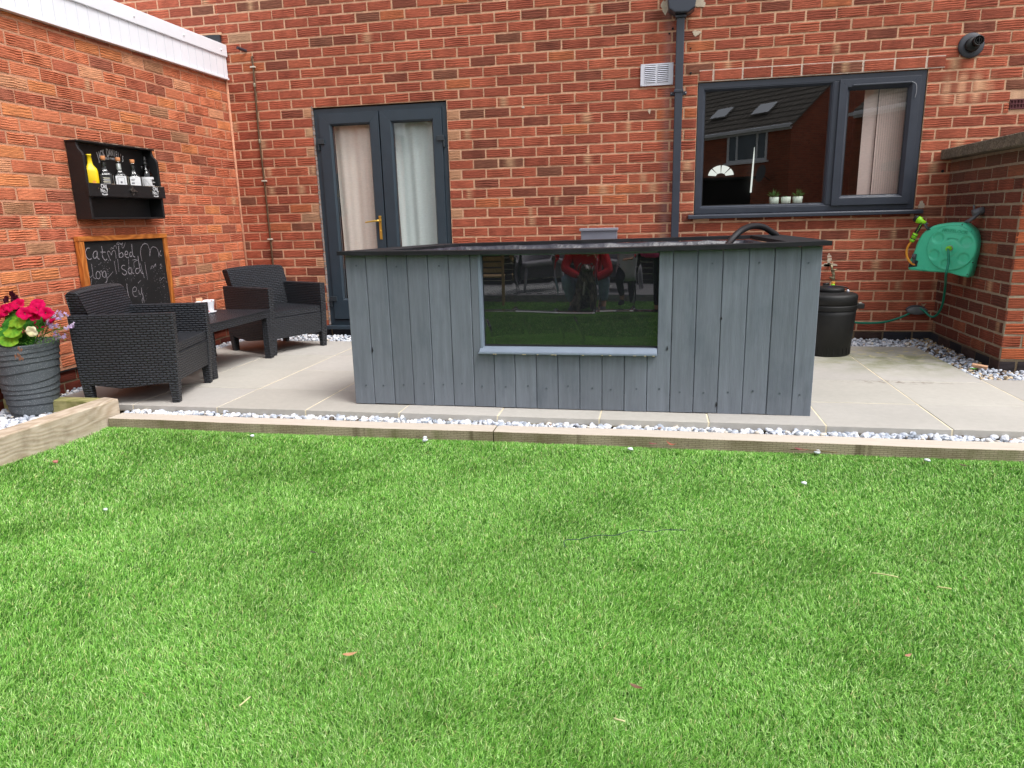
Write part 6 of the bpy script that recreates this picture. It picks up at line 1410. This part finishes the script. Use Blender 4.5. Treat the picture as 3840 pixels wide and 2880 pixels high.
skin_fig('dress',[(kx-.0,ky,GZ+.36,.175,.14),(kx,ky,GZ+.50,.145,.12),(kx,ky,GZ+.70,.108,.082),(kx-.01,ky,GZ+.90,.118,.080),(kx-.12,ky,GZ+.90,.055),(kx-.17,ky+.03,GZ+.83,.050),(kx+.10,ky,GZ+.90,.055),(kx+.14,ky+.02,GZ+.82,.048)],[(0,1),(1,2),(2,3),(3,4),(4,5),(3,6),(6,7)],greyc,ch,2)
skin_fig('leggings',[(*Jc[0][:3],.09,.08)]+[(*Jc[i][:3],Jc[i][3]*1.10) for i in (5,6,7,9,10,11)],[(0,1),(1,2),(2,3),(0,4),(4,5),(5,6)],darkt,ch)
for fx,fy,fz,tl in ((kx-.07,ky+.04,GZ+.12,-.02),(kx+.06,ky-.0,GZ+.035,0)): skin_fig('shoe',[(fx,fy-.04,fz,.034,.034),(fx,fy+.03,fz,.036,.030),(fx-.03,fy+.11,fz-.008,.030,.022)],[(0,1),(1,2)],darkt,ch)
head(ch,(kx-.01,ky+.03,GZ+1.14),(-.2,1,0),.092); fingers(ch,(kx-.37,ky+.125,GZ+.68),(-1,.2,.1),(0,-.3,1)); fingers(ch,(kx+.09,ky+.17,GZ+.66),(-.8,.6,0),(0,0,1))
# the one holding the camera
pc=empty('person',(0,0,0),0,'person in dark trousers holding a pink hat, rightmost in the pond window reflection','person')
px,py=4.02,-7.02
Jp=[(px,py,GZ+.92,.135,.11),(px,py,GZ+1.10,.125,.09),(px,py,GZ+1.32,.16,.10),(px,py,GZ+1.42,.055,.055),(px,py+.01,GZ+1.48,.055,.055),
 (px-.09,py,GZ+.84,.09),(px-.11,py+.02,GZ+.48,.062),(px-.12,py+.0,GZ+.09,.042),(px-.12,py+.02,GZ+.05,.035),(px+.09,py,GZ+.84,.09),(px+.11,py+.03,GZ+.48,.062),(px+.12,py+.0,GZ+.09,.042),(px+.12,py+.02,GZ+.05,.035),
 (px-.19,py,GZ+1.33,.055),(px-.24,py+.02,GZ+1.06,.042),(px-.20,py+.20,GZ+.86,.030),(px+.19,py,GZ+1.33,.055),(px+.20,py+.10,GZ+1.08,.042),(px-.0,py+.34,GZ+1.08,.030)]
skin_fig('body',slim(Jp),Ec,skin,pc)
skin_fig('jacket',[(*Jp[i][:3],*[q*1.24 for q in Jp[i][3:]]) for i in (0,1,2,13,14,15,16,17,18)]+[(px,py,GZ+1.41,.085,.08),(px,py,GZ+.80,.17,.14)],[(0,1),(1,2),(2,3),(3,4),(4,5),(2,6),(6,7),(7,8),(2,9),(0,10)],mat('dark_jacket',lin(46,48,56),.9),pc)
skin_fig('trousers',[(*Jp[i][:3],*[q*1.16 for q in Jp[i][3:]]) for i in (0,5,6,7,9,10,11)],[(0,1),(1,2),(2,3),(0,4),(4,5),(5,6)],darkt,pc)
for s in (-1,1): skin_fig('shoe',[(px+s*.12,py-.05,GZ+.045,.042,.04),(px+s*.12,py+.04,GZ+.04,.046,.036),(px+s*.13,py+.16,GZ+.03,.038,.026)],[(0,1),(1,2)],darkt,pc)
head(pc,(px,py+.04,GZ+1.62),(0,1,-.2)); fingers(pc,(px-.19,py+.21,GZ+.85),(0,.3,-1),(1,0,0)); fingers(pc,(px-.01,py+.355,GZ+1.085),(-.4,1,.2),(0,0,1))
o=MB().lathe([(.07,0),(.085,.01),(.082,.06),(.060,.11),(.0,.135)],24).build('hat',mat('pink_knit',lin(226,84,140),.9,var=.1)); o.location=(px-.20,py+.27,GZ+.70); tag(o,'bright pink hat held low in a hand, mirrored at the right of the pond window','hat')
o=MB().box(-.078,.078,-.004,.004,-.037,.037).build('phone',M['black'],bevel=.003); o.location=(3.86,-6.47,GZ+1.14); tag(o,'black phone held out level over the lawn','phone')
# garden seat set with a checked cushion, on a low deck
wk=mat('grey_wicker',lin(160,158,166),.7,var=.15,vs=60,bd=.002,bs=120); dk_=woodmat('grey_deck',lin(160,158,162),lin(120,118,122),'x',.7,1.)
dc=MB(); 
for i in range(12): dc.box(1.0,3.9,-8.30-.142*(i+1)+.004,-8.30-.142*i,-.02,.004)
dc.box(1.0,3.9,-8.31,-8.296,GZ,-.022); tag(dc.build('deck',dk_,bevel=.002),'low grey boarded deck behind the people, mirrored in the pond window','deck')
m,nt,N,L=newmat('checked_rug'); b=pbsdf(nt,.9,.1); ck=N.new('ShaderNodeTexChecker'); L.new(coords(nt),ck.inputs['Vector']); ck.inputs['Scale'].default_value=13; ck.inputs['Color1'].default_value=(*lin(226,226,226),1); ck.inputs['Color2'].default_value=(*lin(52,56,62),1); L.new(ck.outputs[0],b.inputs['Base Color'])
o=MB().box(1.25,3.2,-9.6,-8.42,.005,.012).build('checked_rug',m); tag(o,'black and white checked rug on the grey deck','rug')
def wchair(x,y,rz,lab):
    t=empty('wicker_chair',(x,y,.012),rz,lab,'armchair','tub chairs on the deck')
    MB().box(-.28,.28,-.30,.20,.36,.42).build('seat',wk,t,bevel=.02)
    V=[];F=[];n=22
    for i in range(n+1):
        a=math.pi*(i/n); cx_=-.32*math.cos(a); cy_=-.02+.34*math.sin(a)-.10; top=.58+.20*math.sin(a)**2
        for r_,z in ((1,.16),(1.02,.42),(1.07,top),(.98,top),(.93,.42),(.93,.16)): V.append((cx_*r_,cy_*r_,z))
    for i in range(n):
        for j in range(6): F.append((i*6+j,(i+1)*6+j,(i+1)*6+(j+1)%6,i*6+(j+1)%6))
    MB().add(V,F,0,True).build('curved_back',wk,t)
    for sx in (-1,1):
        for sy in (-1,1): MB().tube([(sx*.24,sy*.22,.36),(sx*.27,sy*.25,0)],[.024,.016],10).build('leg',wk,t)
wchair(2.28,-8.85,R_(160),'left wicker tub chair on the deck, mirrored in the pond window'); wchair(3.35,-8.95,R_(195),'right wicker tub chair on the deck, mirrored in the pond window')
o=MB().tube([(2.03,-8.36,GZ),(2.03,-8.36,2.25)],.045,16).build('canopy_post',M['anth']); tag(o,'dark round post standing at the front of the deck','post')
wc=empty('wooden_chair',(1.70,-8.02,GZ),R_(170),'pale slatted wooden chair at the far left of the pond window reflection','chair'); ww=woodmat('pale_chair_wood',lin(196,164,120),lin(150,118,80),'z',.6,1.)
MB().box(-.2,.2,-.2,.2,.40,.42).build('seat',ww,wc,bevel=.004)
for x in (-.18,.18):
    for y in (-.18,.18): MB().prism([(x-.018,y-.018),(x+.018,y-.018),(x+.018,y+.018),(x-.018,y+.018)],'z',0,.40 if y>0 else .40).build('leg',ww,wc,bevel=.002)
for x in (-.18,.18): MB().box(x-.018,x+.018,-.2,-.17,.42,.86).build('back_post',ww,wc,bevel=.002)
mb=MB()
for i in range(5): mb.box(-.16,.16,-.19,-.175,.47+i*.078,.525+i*.078)
mb.build('back_slat',ww,wc,bevel=.002)
# boundary fence, hedge and trees
def fence(x0,y0,x1,y1,h,lab,material,n=12):
    t=empty('fence',(x0,y0,GZ),math.atan2(y1-y0,x1-x0),lab,'fence'); Ln=math.hypot(x1-x0,y1-y0); k=int(Ln/1.8)
    mb=MB()
    for i in range(n): mb.box(0,Ln,-.012,.0,.05+i*(h-.08)/n,.05+(i+1)*(h-.08)/n-.006)
    mb.build('fence_board',material,t)
    for i in range(k+1): MB().box(i*Ln/k-.045,i*Ln/k+.045,-.05,.045,0,h+.03).build('fence_post',material,t)
fm=woodmat('fence_wood',lin(66,62,62),lin(48,46,46),'x',.85,.8)
fence(9.4,-10.4,.2,-10.4,1.25,'grey horizontal board fence at the far end of the garden',fm); fence(.2,-10.4,-6,-7.2,1.5,'grey board fence beyond the end of the brick extension',fm)
fence(9.45,6.0,9.45,-10.4,1.5,'grey board fence along the right side of the garden',fm)
def tree(x,y,h,r,label,nl,cols,seed,sz=.085):
    rs=random.Random(seed); t=empty('tree',(x,y,GZ),0,label,'tree')
    tk=MB(); tk.tube([(0,0,0),(.03,.02,h*.3),(-.04,.0,h*.62),(0,.03,h*.9)],[.13,.10,.07,.02],10); L_=[]
    for i in range(9):
        z=h*(.28+.07*i); a=i*2.4; e=Vector((math.cos(a)*r*.7,math.sin(a)*r*.7,z+h*.16)); s=Vector((0,0,z)); tk.tube([s,s.lerp(e,.5)+Vector((0,0,.1)),e],[.05,.03,.012],7); L_+= [e,s.lerp(e,.6)]
    tk.build('trunk',mat('bark',lin(88,74,60),.9,var=.3),t)
    cl=[Vector((rs.gauss(0,r*.42),rs.gauss(0,r*.42),h*.64+rs.gauss(0,h*.17))) for _ in range(34)]+L_
    V=np.empty((nl,4,3)); C=np.ones((nl,4,4)); pal=[lin(*c) for c in cols]
    for i in range(nl):
        c=cl[rs.randrange(len(cl))]; p=np.array(c)+np.array([rs.gauss(0,r*.17),rs.gauss(0,r*.17),rs.gauss(0,r*.15)])
        a,b_=rs.uniform(0,6.28),rs.uniform(-1,1); d=np.array((math.cos(a),math.sin(a),b_*.7)); s=np.array((-math.sin(a),math.cos(a),rs.uniform(-.6,.6)))*.4; q=sz*rs.uniform(.6,1.3)
        V[i]=[p-d*q,p+s*q,p+d*q,p-s*q]; C[i,:,:3]=np.array(pal[rs.randrange(len(pal))])*rs.uniform(.7,1.3)
    me=np_mesh('crown',V.reshape(-1,3),np.arange(nl*4),np.arange(nl)*4,np.full(nl,4),[M['leafattr']],None,np.zeros(nl,bool),C.reshape(-1,4)); o=bpy.data.objects.new('crown',me); COL.objects.link(o); o.parent=t
M['leafattr']=attrmat('tree_leaf',.6,.3,.1,bd=0)
G1=[(70,112,44),(96,140,56),(52,88,36)]; G2=[(120,150,60),(150,176,84),(90,128,50)]
tree(-2.3,-12.6,5.2,1.7,'bushy green tree beyond the left fence, mirrored in the right glazed door',9000,G1,3); tree(-4.6,-14.,6.,2.0,'tall green tree further left beyond the fence',8000,G1+G2,4); tree(-.4,-13.6,3.0,1.1,'pale green rounded shrub tree beyond the fence corner',6000,G2,5)
# facing houses
def nb_house(name,K,fdir,flen,glen,eave,ridge,label,windows,gable_full=True):
    """K: near corner, fdir: along the front, gable runs at right angles behind"""
    t=empty('brick_house',(K[0],K[1],GZ),math.atan2(fdir[1],fdir[0]),label,'house')
    bm_,nt,N,L=newmat('facing_brick'); b=pbsdf(nt,.9,.2); uv=coords(nt,'UV'); bk=N.new('ShaderNodeTexBrick'); L.new(uv,bk.inputs['Vector']); bk.inputs['Scale'].default_value=1; bk.inputs['Brick Width'].default_value=.225; bk.inputs['Row Height'].default_value=.075; bk.inputs['Mortar Size'].default_value=.006
    bk.inputs['Color1'].default_value=(*lin(176,98,74),1); bk.inputs['Color2'].default_value=(*lin(144,80,62),1); bk.inputs['Mortar'].default_value=(*lin(150,120,100),1); L.new(bk.outputs['Color'],b.inputs['Base Color'])
    g=glen; MB().prism([(0,0),(g,0),(g,eave),(g/2,ridge),(0,eave)],'x',0,flen).build('wall',bm_,t)
    tl,nt,N,L=newmat('roof_tile'); b=pbsdf(nt,.8,.3); c=coords(nt,'Object'); wv=N.new('ShaderNodeTexWave'); wv.bands_direction='X'; wv.inputs['Scale'].default_value=1.1; L.new(c,wv.inputs['Vector']); b.inputs['Base Color'].default_value=(*lin(104,98,92),1); L.new(bump(nt,wv.outputs['Fac'],.05),b.inputs['Normal'])
    a=math.atan2(ridge-eave,g/2); sl_=math.hypot(ridge-eave,g/2)+.25; n=14
    for s in (0,1):
        mb=MB()
        for i in range(n):
            d0=sl_*i/n; d1=sl_*(i+1)/n+.04; y0=-.25*math.cos(a)+d0*math.cos(a); z0=eave-.25*math.sin(a)+d0*math.sin(a)+.06+.03; y1=-.25*math.cos(a)+d1*math.cos(a); z1=eave-.25*math.sin(a)+d1*math.sin(a)+.06
            P=[(-.12,y0,z0),(flen+.12,y0,z0),(flen+.12,y1,z1),(-.12,y1,z1),(-.12,y0,z0-.05),(flen+.12,y0,z0-.05),(flen+.12,y1,z1-.05),(-.12,y1,z1-.05)]
            if s: P=[(p[0],g-p[1],p[2]) for p in P]
            mb.add(P,[(0,1,2,3),(7,6,5,4),(0,4,5,1),(1,5,6,2),(2,6,7,3),(3,7,4,0)])
        mb.build('roof',tl,t)
    MB().box(-.1,flen+.1,-.22,-.10,eave-.10,eave-.0).box(-.02,flen+.02,-.10,-.02,eave-.16,eave+.04).build('gutter',M['white'],t)
    if K[0]>10: MB().box(.25,.33,-.10,-.02,0,eave-.15).build('downpipe',M['white'],t)
    for (x0,x1,z0,z1) in windows:
        mb=MB(); mitre_frame(mb,x0,x1,z0,z1,.09,-.03,.04,ch=.01); f=mb.box(x0+(x1-x0)*.25-.04,x0+(x1-x0)*.25+.04,-.02,.04,z0+.09,z1-.09).box(x1-(x1-x0)*.25-.04,x1-(x1-x0)*.25+.04,-.02,.04,z0+.09,z1-.09).box(x0-.08,x1+.08,-.10,.0,z0-.07,z0).build('window',M['white'],t)
        MB().box(x0+.08,x1-.08,-.006,.004,z0+.08,z1-.08).build('pane',mat('far_pane',lin(92,104,116),.15,var=.2,vs=2,bd=0),f)
    return t
a_=math.atan2(-22.9+20,5.65-8.30)
K=(8.30,-20.0); fd=(math.cos(a_),math.sin(a_))
# local x runs from K to the left (as mirrored), the body lies on local +y
t=nb_house('brick_house',K,fd,9.0,7.0,3.98,6.6,'red brick house with dark tiled roof and white window, mirrored in the kitchen window',[(.95,2.75,2.90,3.92)])
al_=math.atan2(6.6-3.98,3.5)
for xw,dw in ((1.45,1.05),(3.6,1.25)): MB().box(0,.78,0,.62,.10,.16,M=Matrix.Translation((xw,-.25*math.cos(al_)+dw*math.cos(al_),3.98-.25*math.sin(al_)+dw*math.sin(al_)))@Matrix.Rotation(al_,4,'X')).build('roof_window',mat('roof_window',(.9,.92,.95),.06,metal=1,var=0,bd=0),t)
ds=MB().lathe([(0,0),(.16,.02),(.28,.07),(.29,.075)],28,M=Matrix.Translation((.75,-.42,2.42))@Matrix.Rotation(R_(78),4,'X')@Matrix.Rotation(.3,4,'Y')).tube([(.75,-.02,2.2),(.75,-.35,2.35)],.02,8).build('satellite_dish',M['darkgrey'],t)
nb_house('brick_house',(13.6,-13.5),(-.55,-.83),6.5,6.5,4.1,6.4,'second red brick house with white gutter, mirrored in the right casement',[(3.4,4.6,2.6,3.6)])
sh2=MB().box(0,2.2,0,1.6,0,1.85).prism([(-.1,1.9),(1.7,1.9),(1.7,1.95),(.8,1.97),(-.1,1.95)],'x',-.1,2.3).build('garden_shed',woodmat('shed_wood',lin(40,38,38),lin(28,27,27),'z',.85,.8)); sh2.location=(3.85,-13.2,GZ); tag(sh2,'dark timber shed beyond the end fence, mirrored low in the kitchen window','shed')
